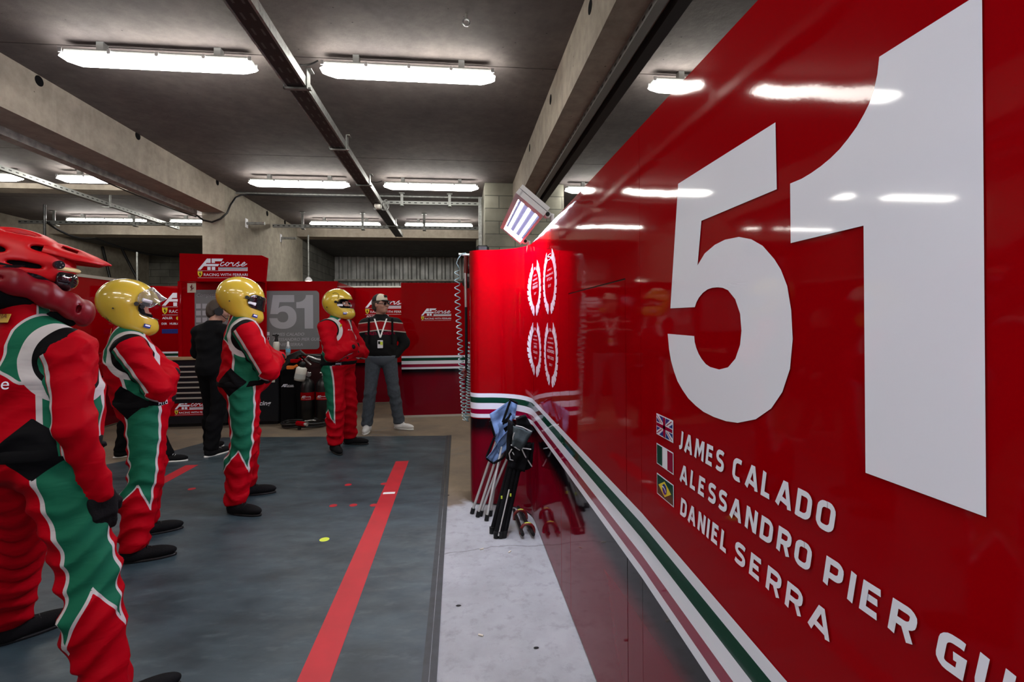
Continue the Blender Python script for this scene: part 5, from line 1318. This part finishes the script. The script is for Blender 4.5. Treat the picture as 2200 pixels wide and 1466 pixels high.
# ---------------------------------------------------------------- folded camping chairs by the partition end
def cloth(mb, P00, P10, P11, P01, n=10, amp=.012, th=.006, seed=0., bulge=0.):
    P00, P10, P11, P01 = map(Vector, (P00, P10, P11, P01)); nn = (P10-P00).cross(P01-P00).normalized(); vs = []
    for i in range(n+1):
        for j in range(n+1):
            u, v = i/n, j/n; p = P00*(1-u)*(1-v)+P10*u*(1-v)+P11*u*v+P01*(1-u)*v
            w = amp*(math.sin(u*9+seed+3*v)+.6*math.sin(v*13+2*seed-2*u))+bulge*math.sin(PI*u)*math.sin(PI*v)
            vs.append(p+nn*w)
    m = len(vs); vs += [v-nn*th for v in vs]
    I = lambda i, j: i*(n+1)+j
    fs = [(I(i, j), I(i+1, j), I(i+1, j+1), I(i, j+1)) for i in range(n) for j in range(n)]
    e = [(i, 0) for i in range(n+1)]+[(n, j) for j in range(1, n+1)]+[(i, n) for i in range(n-1, -1, -1)]+[(0, j) for j in range(n-1, 0, -1)]
    side = [(I(*e[k]), m+I(*e[k]), m+I(*e[(k+1) % len(e)]), I(*e[(k+1) % len(e)])) for k in range(len(e))]
    return mb.add(vs, fs+[tuple(m+q for q in reversed(f)) for f in fs]+side, True)
def rel(r, mb): c = Vector(r.location); mb.v = [tuple(Vector(v)-c) for v in mb.v]; return mb
c1 = empty('camping_chair', atZ(1030, 1106), 0, 'folded camping chair, blue grey cloth and grey tube legs, leaning on the partition end', 'folding chair')
YT = 3.68
tops = {}
for k, (a, mid, t) in enumerate((((1014, 1101), None, (1083, 900)), ((1026, 1108), None, (1092, 905)), ((1032, 1106), None, (1096, 930)), ((1045, 1116), None, (1078, 960)), ((1053, 1106), (1062, 1050), (1100, 960)))):
    b = atZ(*a, .012); e = atY(*t, YT-.02*k)
    pts = [b, e] if not mid else [b, atY(*mid, b.y+(YT-b.y)*.3), e]
    lg = rel(c1, MB().tube(pts, .0095, 8)).build('leg', M['tube'], c1)
    rel(c1, MB().cyl(b-Vector((0, 0, .010)), b+(pts[1]-b).normalized()*.03, .016, 10)).build('foot_cap', M['blackp'], lg)
rel(c1, MB().tube([atY(1086, 922, YT-.03), atY(1102, 887, YT-.02)], .012, 8)).build('arm_tube', M['tube'], c1)
mb = MB(); P = lambda x, y, d=0.: atY(x, y, YT-.04-d)
cloth(mb, P(1052, 890, .03), P(1094, 862), P(1101, 905, .02), P(1062, 938, .05), seed=1, amp=.007, bulge=.03); cloth(mb, P(1063, 935, .05), P(1074, 905, .03), P(1090, 940, .03), P(1068, 975, .02), seed=2, amp=.010)
cloth(mb, P(1045, 983, .06), P(1098, 912, .05), P(1112, 935, .03), P(1062, 996, .04), seed=3, amp=.008, bulge=.02)
cloth(mb, P(1094, 858), P(1112, 866), P(1106, 900, .02), P(1092, 905, .01), seed=4, amp=.005)
rel(c1, mb).build('seat_cloth', M['bluef'], c1)
mb = MB()
for a, b in (((1045, 985), (1060, 996)), ((1060, 996), (1080, 985)), ((1080, 985), (1112, 932)), ((1094, 858), (1112, 867)), ((1080, 908), (1096, 862)), ((1053, 905), (1063, 938)), ((1062, 940), (1045, 983))): mb.tube([P(*a, .055), P(*b, .05)], .009, 6)
cloth(mb, P(1078, 912, .02), P(1098, 885, .02), P(1104, 915, .01), P(1072, 965, .01), seed=5, amp=.006)
rel(c1, mb).build('cloth_binding', M['black'], c1)
c2 = empty('camping_chair', atZ(1070, 1150), 0, 'folded black camping chair with dark cloth bundle, leaning beside the blue one', 'folding chair')
YU = 3.42
for k, (a, t, rr) in enumerate((((1057, 1142), (1098, 985), .016), ((1066, 1152), (1104, 985), .020), ((1076, 1152), (1112, 980), .017), ((1083, 1151), (1119, 985), .018))):
    b = atZ(*a, .014); e = atY(*t, YU)
    lg = rel(c2, MB().tube([b, b.lerp(e, .5)+Vector((0, 0, 0)), e], rr, 8)).build('leg', M['black'] if k != 9 else M['tube'], c2)
    rel(c2, MB().cyl(b-Vector((0, 0, .013)), b+Vector((0, 0, .03)), .018, 10)).build('foot_cap', M['blackp'], lg)
mb = MB()
for a, b in (((1070, 1148), (1094, 1052)), ((1079, 1146), (1090, 1095))): mb.tube([atZ(a[0], a[1], .02)-Vector((0, .03, 0)), atY(*b, 3.28)], .005, 6)
rel(c2, mb).build('cross_brace', M['tube'], c2)
Q = lambda x, y, d=0.: atY(x, y, YU-.05-d)
mb = MB(); cloth(mb, Q(1102, 915, .03), Q(1142, 925, .02), Q(1122, 968, .05), Q(1098, 958, .05), seed=2, amp=.006, bulge=-.03, th=.03); rel(c2, mb).build('cloth_bundle', M['darkf'], c2)
mb = MB(); cloth(mb, Q(1108, 898), Q(1128, 890), Q(1147, 925), Q(1110, 925), seed=3, th=.05, amp=.005); cloth(mb, Q(1095, 955, .02), Q(1140, 950, .02), Q(1125, 1010, .03), Q(1090, 1002, .03), seed=6, amp=.01, th=.05); cloth(mb, Q(1092, 900, -.0), Q(1110, 915), Q(1105, 1000, .03), Q(1086, 985, .03), seed=7, amp=.01, th=.03)
cloth(mb, Q(1118, 965, .03), Q(1146, 950, .02), Q(1142, 1004, .03), Q(1112, 1015, .04), seed=8, amp=.008, th=.02)
rel(c2, mb).build('black_cloth', M['black'], c2)
mb = MB()
for pts in (((1108, 915), (1122, 918), (1142, 928)), ((1098, 956), (1108, 962), (1117, 968)), ((1100, 965), (1094, 975), (1096, 988), (1104, 990), (1106, 980), (1101, 972)), ((1121, 965), (1128, 980), (1143, 1003)), ((1105, 930), (1102, 940), (1103, 948)), ((1122, 963), (1141, 966))):
    mb.tube([Q(*p, .075) for p in pts], .0045, 6)
rel(c2, mb).build('pale_trim', M['tube'], c2)
mb = MB()
for a in ((1077, 1066), (1096, 1061)): p = atY(*a, 3.26); mb.box(p.x-.005, p.x+.005, p.y-.03, p.y-.024, p.z-.009, p.z+.009)
rel(c2, mb).build('warning_label', M['yel'], c2)
fs_ = empty('floor_stand', atZ(1135, 1130), 0, 'low dark floor stand with dark red rings, at the partition foot beside black chair', 'stand')
a1, b1 = atZ(1104, 1096, .03), atZ(1123, 1149, .03); a2, b2 = atZ(1113, 1090, .03), atZ(1146, 1149, .03)
for a, b in ((a1, b1), (a2, b2)): rel(fs_, MB().tube([a, b], .012, 8)).build('rail_tube', M['blackp'], fs_)
for px, py in ((1118, 1113), (1133, 1143)):
    p = atZ(px, py, .012); mb = MB().tube([p+Vector((.045*math.cos(t), 0, .055*math.sin(t))) for t in np.linspace(-.3, PI+.3, 16)], .011, 8); g2 = rel(fs_, mb).build('ring', M['brownred'], fs_)
    mb = MB().tube([p+Vector((.047*math.cos(t), -.002, .061*math.sin(t))) for t in np.linspace(1.1, 2.0, 6)], .006, 6); rel(fs_, mb).build('ring_label', M['yel'], g2)

# ---------------------------------------------------------------- coiled air hose and the pole at the partition end
YH = 4.06
key = [(982, 578), (983, 650), (986, 700), (990, 760), (993, 820), (996, 870), (999, 897), (1001, 904), (1004, 897), (1006, 870), (1008, 830), (1010, 780), (1012, 735)]
K = [atY(x, y, YH+(0 if i < 7 else -.03)) for i, (x, y) in enumerate(key)]
seg = [0.]
for i in range(1, len(K)): seg.append(seg[-1]+(K[i]-K[i-1]).length)
def pth(s):
    i = max(k for k in range(len(seg)-1) if seg[k] <= s+1e-9); return K[i].lerp(K[i+1], (s-seg[i])/(seg[i+1]-seg[i]))
pts = [atY(1001, 544, 4.0), atY(992, 546, 4.02), atY(984, 556, YH), atY(981, 566, YH)]; s = 0.; ph = 0.
while s < seg[-1]:
    f_ = s/seg[-1]; pitch = .048*(1-f_)**1.5+.0175+(.02*max(0, f_-.85)/.15)
    c = pth(s); d = (pth(min(s+.01, seg[-1]))-pth(max(s-.01, 0))).normalized(); u = Vector((0, 1, 0)); w = d.cross(u).normalized(); R_ = .0215
    pts.append(c+w*R_*math.cos(ph)+u*R_*math.sin(ph)); ph += 2*PI/13; s += pitch/13
tubething('coiled_air_hose', pts, .0042, M['coil'], 'spiral pale blue air hose hanging in a long loop at the partition end', 'hose', n=6)
ap = empty('air_line_post', (.085, 4.06, 0), 0, 'thin dark post with an air coupling at the end of the curved red panel', 'post')
MB().cyl((-.018, .0, .86), (-.018, 0, 1.95), .012, 10).build('pole', M['cab'], ap)
MB().cyl((-.045, 0, 1.985), (.05, 0, 1.975), .013, 10).cyl((-.075, 0, 1.987), (-.045, 0, 1.985), .009, 8).build('coupling', M['steel'], ap)
MB().cyl((-.018, -.01, 1.55), (-.022, -.012, 1.83), .012, 10).build('blow_gun', M['steel'], ap); MB().cyl((-.018, -.01, 1.83), (-.014, -.01, 1.97), .017, 10).build('red_sleeve', M['brownred'], ap)
MB().cyl((-.02, 0, 1.0), (-.045, -.02, 1.03), .02, 10).cyl((-.04, -.02, .97), (-.01, 0, 1.0), .015, 8).build('nozzle_holder', M['brownred'], ap)
for px, py, rr, lb in ((1008, 578, .036, 'upper of two round black pads hanging behind the end of the curved panel'), (1005, 607, .042, 'lower of two round black pads hanging behind the end of the curved panel')):
    p = atY(px, py, 4.25); o = MB().lathe((0, 0, 0), [(.001, -.02), (rr*.7, -.02), (rr*1.2, -.005), (rr*1.2, .005), (rr*.7, .02), (.001, .02)], 20, Matrix.Rotation(PI/2, 4, 'X')).build('round_pad', M['blackp']); o.location = p; tag(o, lb, 'pad')
p = atY(1038, 540, 4.2); o = MB().rbox(-.06, .05, -.03, .03, -.05, .05, .02).build('black_lamp_head', M['blackp']); o.location = p; tag(o, 'small black lamp head peeping over the curved red panel', 'lamp')
for px, py, rz in ((1035, 1180, .4), (1033, 1365, -.5), (1095, 1186, .9)):
    p = atZ(px, py, .004); o = MB().cyl((-.012, 0, .0), (.012, .0, 0), .004, 8).build('cigarette_stub', M['cream']); o.location = p; o.rotation_euler = (0, 0, rz)
    tag(o, {1180: 'tiny stub on the concrete nearest the black chair', 1365: 'tiny stub on the concrete, nearest the camera', 1186: 'tiny stub on the concrete close to the partition foot'}[py], 'litter')
for i, (px, py) in enumerate(((985, 1302), (1152, 1393), (963, 1065))):
    p = atZ(px, py, .001); o = MB().lathe((0, 0, 0), [(.001, 0), (.009-.001*i, .001), (.006, .004), (.001, .005)], 7).build('grit_chip', M['blackp']); o.location = p; o.scale = (1.6, .8, 1)
    tag(o, ('small dark chip on the concrete left of the middle', 'small dark chip on the concrete near the partition', 'flat dark chip on the concrete by the far mat edge')[i], 'debris')

# ---------------------------------------------------------------- people
def loc_feet(loc, heading, S, feet):
    r = (math.sin(heading), -math.cos(heading)); f = (math.cos(heading), math.sin(heading)); out = []
    for (x, y, dirw) in feet:
        dx, dy = x-loc[0], y-loc[1]; out.append(((dx*r[0]+dy*r[1])/S, (dx*f[0]+dy*f[1])/S, math.radians(dirw)-heading))
    return out
D = math.radians
def crew(label, loc, hd, S, feet, seed, helmet, fig={}, **kw):
    F = Fig(loc_feet(loc, D(hd), S, feet), **fig)
    r = make_crew(label, loc, D(hd), F, S, seed, helmet if helmet != 'trail' else 'none', **kw)
    hm = trail_helmet(r, F) if helmet == 'trail' else full_face_helmet(r, F, helmet)
    return r, F, hm
# nearest, cut by the left edge
r1, F1, h1 = crew('person in red suit and matte red cycling helmet, back turned, nearest the camera', (-1.62, 2.06), 66, 1.0, [(-1.27, 1.91, 40), (-2.02, 2.44, 40)], 1.3, 'trail',
    dict(armk=.82, shz=1.325, pelvis=(.03, 0), chest=(0, .02), head=(-.03, -.005, 1.62), hyaw=D(-28), hpitch=D(-8), width=1.1, belly=.02, arm_pts=(((.305, -.04, 1.06), (.295, .045, .80)), ((-.30, .05, 1.13), (-.25, .25, .95))), kneebend=(.03, .02)), glove_hands=(True, False), h=.0095, sleeve_down=True, bulk=.022)
r2, F2, h2 = crew('person in red suit and yellow helmet with the clear visor raised, arms crossed', (-2.07, 3.36), 34, .965, [(-1.95, 3.17, 15), (-2.12, 3.56, 22)], 2.1, 'raised',
    dict(shz=1.325, pelvis=(0, .075), chest=(0, .0), head=(0, -.005, 1.60), hpitch=D(-18), hyaw=D(-2), belly=.03), h=.0105)
r3, F3, h3 = crew('person in red suit and yellow helmet with dark closed visor, arms crossed, mid mat', (-1.70, 4.08), 28, 1.0, [(-1.67, 3.88, -22), (-1.76, 4.28, 8)], 3.7, 'visor',
    dict(chest=(0, .02), head=(0, .0, 1.62), hpitch=D(-18), hyaw=D(-4), belly=.06), h=.0115)
r4, F4, h4 = crew('person in red suit and yellow open helmet showing the eyes, farthest of the suited crew', (-1.36, 5.76), -24, 1.01, [(-1.37, 5.62, -62), (-1.28, 5.93, -12)], 5.2, 'open',
    dict(chest=(0, .0), head=(0, .01, 1.63), hpitch=D(-4), hyaw=D(12), belly=.04), h=.013)
eyes(r4, F4)
# small marks on the suits
def local_text(root, txt, loc, rot, size, m, name, width=None, plate=None, pm=None):
    mb = MB(); T = Matrix.Translation(loc) @ rot
    if plate: mb.use(pm); mb.rbox(-plate[0]/2, plate[0]/2, -plate[1]/2, plate[1]/2, -.003, .0, .0015, T)
    mb.use(m); text_mesh(mb, txt, lambda a, b: T @ Vector((a, b, .0012)), size, bold=0., width=width, align='CENTER'); return mb.build(name, None, root)
def surf(F, e, o, d, torso=False):
    """march from outside onto the clothed figure"""
    p = A(*o).reshape(1, 3).copy(); d = A(*d); d /= np.linalg.norm(d)
    for _ in range(60):
        q = F.torso(p, e)[0] if torso else min([F.torso(p, e)[0], F.neck(p, e)[0]]+[F.arm(p, i, e)[0] for i in (0, 1)]+[F.leg(p, i, e)[0] for i in (0, 1)]); p = p+d*max(q, .0005)*.9
        if q < .001: break
    return Vector(p[0])
BK = Matrix(((-1, 0, 0), (0, 0, -1), (0, 1, 0))).to_4x4()      # text facing backwards (-y): x->-x
BKt = Matrix(((1, 0, 0), (0, 0, -1), (0, 1, 0))).to_4x4()
mb = MB(); text_mesh(mb, 'AF corse', lambda a, b: surf(F1, .024, (-.0+a, -.6, 1.20+b), (0, 1, 0), True)+Vector((0, -.012, 0)), .06, width=.24, align='CENTER'); mb.build('back_lettering', M['white'], r1)
p = surf(F1, .022, (.0, -.6, 1.45), (0, 1, 0)); local_text(r1, 'FIA', p+Vector((0, .001, -.0)), Matrix.Rotation(-.35, 4, 'X') @ BKt, .026, M['brownred'], 'collar_patch', .05, (.075, .034), mat('gold_patch', (.50, .30, .04), .5))
p = surf(F1, .022, (-.03, -.6, 1.37), (0, 1, 0)); local_text(r1, 'R', p+Vector((0, -.006, 0)), Matrix.Rotation(-.3, 4, 'X') @ BKt, .03, M['crimson'], 'white_patch', None, (.05, .03), M['white'])
for rr, FF in ((r2, F2), (r3, F3)):
    p = surf(FF, .022, (.0, -.6, FF.sz+.11), (0, 1, 0)); local_text(rr, 'FIA', p+Vector((0, -.003, 0)), Matrix.Rotation(-.2, 4, 'X') @ BKt, .02, M['brownred'], 'collar_patch', None, (.05, .04), mat('gold_patch', (.50, .30, .04), .5))
SD = lambda yaw: (Matrix.Rotation(yaw, 3, 'Z') @ Matrix(((1, 0, 0), (0, 0, -1), (0, 1, 0)))).to_4x4()
d_ = Vector((1, .35, 0)).normalized()
p = surf(F3, .024, (.6, .30, 1.03), (-d_.x, -d_.y, 0), True); local_text(r3, 'Sabelt', p+d_*.014, SD(math.atan2(d_.y, d_.x)+PI/2), .028, M['blackv'], 'yellow_brand_patch', .08, (.10, .030), M['yellow'])
for rr, FF in ((r4, F4), (r2, F2)):
    p = surf(FF, .020, (.6, .40, .968), (-.8, -.5, 0), True); local_text(rr, 'MTC', p+Vector((.022, .014, -.01)), SD(math.atan2(.5, .8)+PI/2), .03, M['white'], 'belt_lettering')
p = surf(F4, .020, (.09, .6, 1.38), (0, -1, 0)); mb = MB(); T4 = Matrix.Translation(p+Vector((0, .010, 0))) @ Matrix(((-1, 0, 0), (0, 0, 1), (0, 1, 0))).to_4x4()
shield(mb, lambda a, b: T4 @ Vector((a, b, 0)), 0, 0, .035, .045); mb.build('chest_shield', None, r4)
p = surf(F4, .020, (-.02, .6, 1.33), (0, -1, 0)); local_text(r4, 'AF corse', p+Vector((0, .012, 0)), Matrix(((-1, 0, 0), (0, 0, 1), (0, 1, 0))).to_4x4(), .022, M['white'], 'chest_lettering')

def civilian(label, loc, hd, S, feet, fig, style, h=.011):
    F = Fig(loc_feet(loc, D(hd), S, feet), **fig)
    r = empty('person', (loc[0], loc[1], 0), D(hd)-PI/2, label, 'person'); r.scale = (S, S, S)
    def body(p):
        d = smin(F.torso(p, -.012), F.neck(p, .002), .03); d = smin(d, F.head(p), .02)
        for i in (0, 1): d = smin(d, F.arm(p, i, -.006), .02); d = smin(d, F.leg(p, i, -.012), .03)
        return d
    sdf_mesh('body', body, (-.5, -.35, .03), (.5, .5, 1.8), .0085, M['skin'], r); eyes(r, F)
    def top(p):
        d = F.torso(p, .02); z = p[:, 2]
        for i in (0, 1): d = smin(d, F.arm(p, i, .018), .03)
        d = smin(d, F.neck(p, .012), .03)-folds(p, 3., 1., 30.)*.008
        d = smax(d, z-1.50, .01); return smax(d, (.93 if style == 'cap' else .88)-z, .008)
    sdf_mesh('jacket', top, (-.5, -.35, .78), (.5, .5, 1.55), h, M['jacket'] if style == 'cap' else M['black'], r)
    def legs(p):
        d = ell(p, tuple(F.pel+A(0, -.01, 0)), (.185, .142, .12))
        for i in (0, 1): d = smin(d, F.leg(p, i, .012, .022), .04)
        z = p[:, 2]; d = d-folds(p, 5., 1., 34.)*(.004+.006*np.exp(-((z-.45)/.15)**2)+.008*np.exp(-((z-.14)/.09)**2))
        return smax(smax(d, z-1.03, .01), .07-z, .01)
    fl_ = [F.feet[0], F.feet[1]]; lo = np.minimum(*fl_)-.16; hi = np.maximum(*fl_)+.16
    sdf_mesh('trousers', legs, (min(lo[0], -.25), min(lo[1], -.25), .04), (max(hi[0], .25), max(hi[1], .25), 1.06), h, M['denim'] if style == 'cap' else M['black'], r)
    for i in (0, 1):
        boot(r, F, i, M['sneaker'] if style == 'cap' else M['boot'], 'sneaker', True, M['sole'])
        build_hand('hand', F, i, r, M['skin'], curl=.35, dirv=(-.12 if i == 0 else .12, .05, -1) if style == 'cap' else None, palmn=(-1 if i == 0 else 1, 0, 0) if style == 'cap' else None)
    def hair(p):
        q = (p-F.hc)@F.hrot
        d = ell(q, (0, -.022, .030), (.084, .100, .102)); d = smin(d, ell(q, (0, -.065, -.02), (.070, .050, .070)), .03)
        d = smax(d, -(ell(q, (0, .085, -.03), (.085, .10, .09))), .01); return d-.003*np.sin(q[:, 0]*90+q[:, 2]*60)
    sdf_mesh('hair', hair, F.hc-.16, F.hc+.17, .008, M['hair'], r)
    return r, F
r5, F5 = civilian('man in white and black cap, black and red jacket, grey jeans and white sneakers', (-1.02, 6.66), -84, 1.03, [(-1.20, 6.60, -88), (-.80, 6.70, -30)],
    dict(head=(0, .035, 1.62), hyaw=D(52), hpitch=D(2), belly=.035, arm_pts=(((.30, -.05, 1.12), (.16, .02, .93)), ((-.30, -.05, 1.12), (-.16, .02, .93)))), 'cap')
hd_ = empty('cap', F5.hc); hd_.rotation_euler = F5.heul; hd_.parent = r5
def capf(p):
    d = ell(p, (0, -.012, .055), (.088, .106, .088)); return smax(smax(d, .045-p[:, 2]+.05*p[:, 1], .006), -ell(p, (0, -.012, .045), (.078, .096, .085)), .004)
def cap_mat():
    m, nt, b = newmat('cap_cloth_two_tone'); tc = node(nt, 'ShaderNodeTexCoord'); sp = node(nt, 'ShaderNodeSeparateXYZ'); nt.links.new(tc.outputs['Object'], sp.inputs[0])
    nt.links.new(mixc(nt, math_node(nt, 'GREATER_THAN', sp.outputs[1], .005), (.012, .012, .013), (.66, .60, .48)), b.inputs['Base Color']); b.inputs['Roughness'].default_value = .85; return m
sdf_mesh('crown', capf, (-.11, -.14, .0), (.11, .12, .17), .006, cap_mat(), hd_)
sdf_mesh('brim', lambda p: smax(smax(np.abs(p[:, 2]-.052+1.6*p[:, 0]**2+.25*(p[:, 1]-.09))-.004, ell(p*A(1, 1, 0), (0, .085, 0), (.078, .095, .05)), .003), .07-p[:, 1], .003), (-.1, .05, -.02), (.1, .2, .09), .005, M['black'], hd_)
mb = MB().add([(x, .0965-x*x*5-(z-.088)*.42, z) for z in (.088, .118) for x in np.linspace(-.032, .032, 7)], [(i, i+1, i+8, i+7) for i in range(6)]); mb.build('cap_badge', M['blackv'], hd_)
def glasses(root, F):
    mb = MB(); T = Matrix.Translation(F.hc) @ F.heul.to_matrix().to_4x4()
    for sx in (1, -1):
        mb.add([T @ Vector((sx*(.034+.024*math.cos(t)), .112-.010*abs(math.cos(t)), .006+.019*math.sin(t))) for t in np.linspace(0, 2*PI, 16, endpoint=False)], [tuple(range(16))]); mb.tube([T @ Vector(v) for v in ((sx*.056, .10, .010), (sx*.072, .06, .010), (sx*.082, .0, .006))], .003, 5)
    mb.tube([T @ Vector(v) for v in ((-.012, .113, .008), (.012, .113, .008))], .003, 5); return mb.build('sunglasses', M['visor'], root)
glasses(r5, F5)
mb = MB(); q5 = lambda x, z: surf(F5, .022, (x, .7, z), (0, -1, 0))+Vector((0, .010, 0))
L_ = [q5(.075-.075*t, 1.44-.24*t) for t in np.linspace(0, 1, 8)]; R_ = [q5(-.075+.075*t, 1.44-.24*t) for t in np.linspace(0, 1, 8)]
for pts in (L_, R_):
    mb.add([p+Vector((s*.009, .002*j, 0)) for p in pts for j, s in ((0, -1), (0, 1))], [(2*i, 2*i+1, 2*i+3, 2*i+2) for i in range(7)])
ly = mb.build('lanyard', M['lan'], r5)
p = q5(0, 1.13); MB().use(M['workbody']).rbox(p.x-.033, p.x+.033, p.y, p.y+.004, 1.07, 1.17, .006).use(M['yel']).box(p.x-.03, p.x+.0, p.y+.004, p.y+.0045, 1.11, 1.15).use(M['blackv']).box(p.x+.0, p.x+.026, p.y+.004, p.y+.0045, 1.12, 1.155).build('pass_card', None, ly)
p = q5(0, 1.275)
mb = MB()
for w_, x0 in (('HARLEY-', .115), ('DAVIDSON', -.10)):
    text_mesh(mb, w_, lambda a, b: (lambda v: v)(surf(F5, .024, (x0-a, .7, 1.235+b), (0, -1, 0))+Vector((0, .009, 0))), .055, bold=.01, align='CENTER', width=.15)
mb.build('jacket_lettering', M['crimson'], r5)
for sx in (1, -1): MB().tube([q5(sx*.145, z)+Vector((0, .004, 0)) for z in np.linspace(1.12, 1.44, 8)], .014, 6).build('rucksack_strap', M['black'], r5)
mb = MB(); 
def shirt(p): return smax(smax(F5.torso(p, .026), p[:, 2]-.97, .006), .84-p[:, 2]+.02*np.sin(p[:, 0]*14), .006)
sdf_mesh('shirt_hem', shirt, (-.28, -.28, .78), (.28, .32, 1.0), .010, M['shirt'], r5)
r6, F6 = civilian('man in black with a headset, back turned, between the tool cabinet and the crew', (-2.66, 5.68), 66, .98, [(-2.66, 5.60, 60), (-2.78, 5.84, 80)],
    dict(head=(0, .06, 1.60), hyaw=D(-35), hpitch=D(-12), arm_pts=(((.28, .03, 1.13), (.24, .26, 1.08)), ((-.28, .03, 1.13), (-.2, .28, 1.05)))), 'black')
T = Matrix.Translation(F6.hc) @ F6.heul.to_matrix().to_4x4(); hs = empty('headset', (0, 0, 0)); hs.parent = r6
for sx in (1, -1): MB().cyl(T @ Vector((sx*.074, -.005, -.005)), T @ Vector((sx*.112, -.005, -.008)), .044, 18).build('ear_cup', M['blackp'], hs)
MB().tube([T @ Vector((.098*math.sin(t), -.005, .02+.118*math.cos(t))) for t in np.linspace(-1.6, 1.6, 16)], .009, 6).build('headband', M['blackp'], hs)
MB().tube([T @ Vector(v) for v in ((.095, .02, -.03), (.085, .08, -.07), (.03, .12, -.06))], .004, 6).build('microphone_arm', M['blackp'], hs)
r7, F7 = civilian('person in black hidden behind the raised visor crew member, one black shoe showing', (-3.44, 5.58), 8, .90, [(-3.02, 5.44, 2), (-3.62, 5.70, 30)],
    dict(pelvis=(.0, .0), head=(0, .05, 1.60), hpitch=D(-10), arm_pts=(((.26, .03, 1.13), (.2, .16, .92)), ((-.26, .03, 1.13), (-.2, .16, .92)))), 'black')

# ---------------------------------------------------------------- world and colour
w = bpy.data.worlds.new('world'); bpy.context.scene.world = w; w.use_nodes = True
w.node_tree.nodes['Background'].inputs[0].default_value = (.5, .55, .6, 1); w.node_tree.nodes['Background'].inputs[1].default_value = .02
vs_ = bpy.context.scene.view_settings
vs_.view_transform = 'Standard'; vs_.look = 'None'; vs_.gamma = 1; vs_.use_curve_mapping = False; vs_.exposure = .85
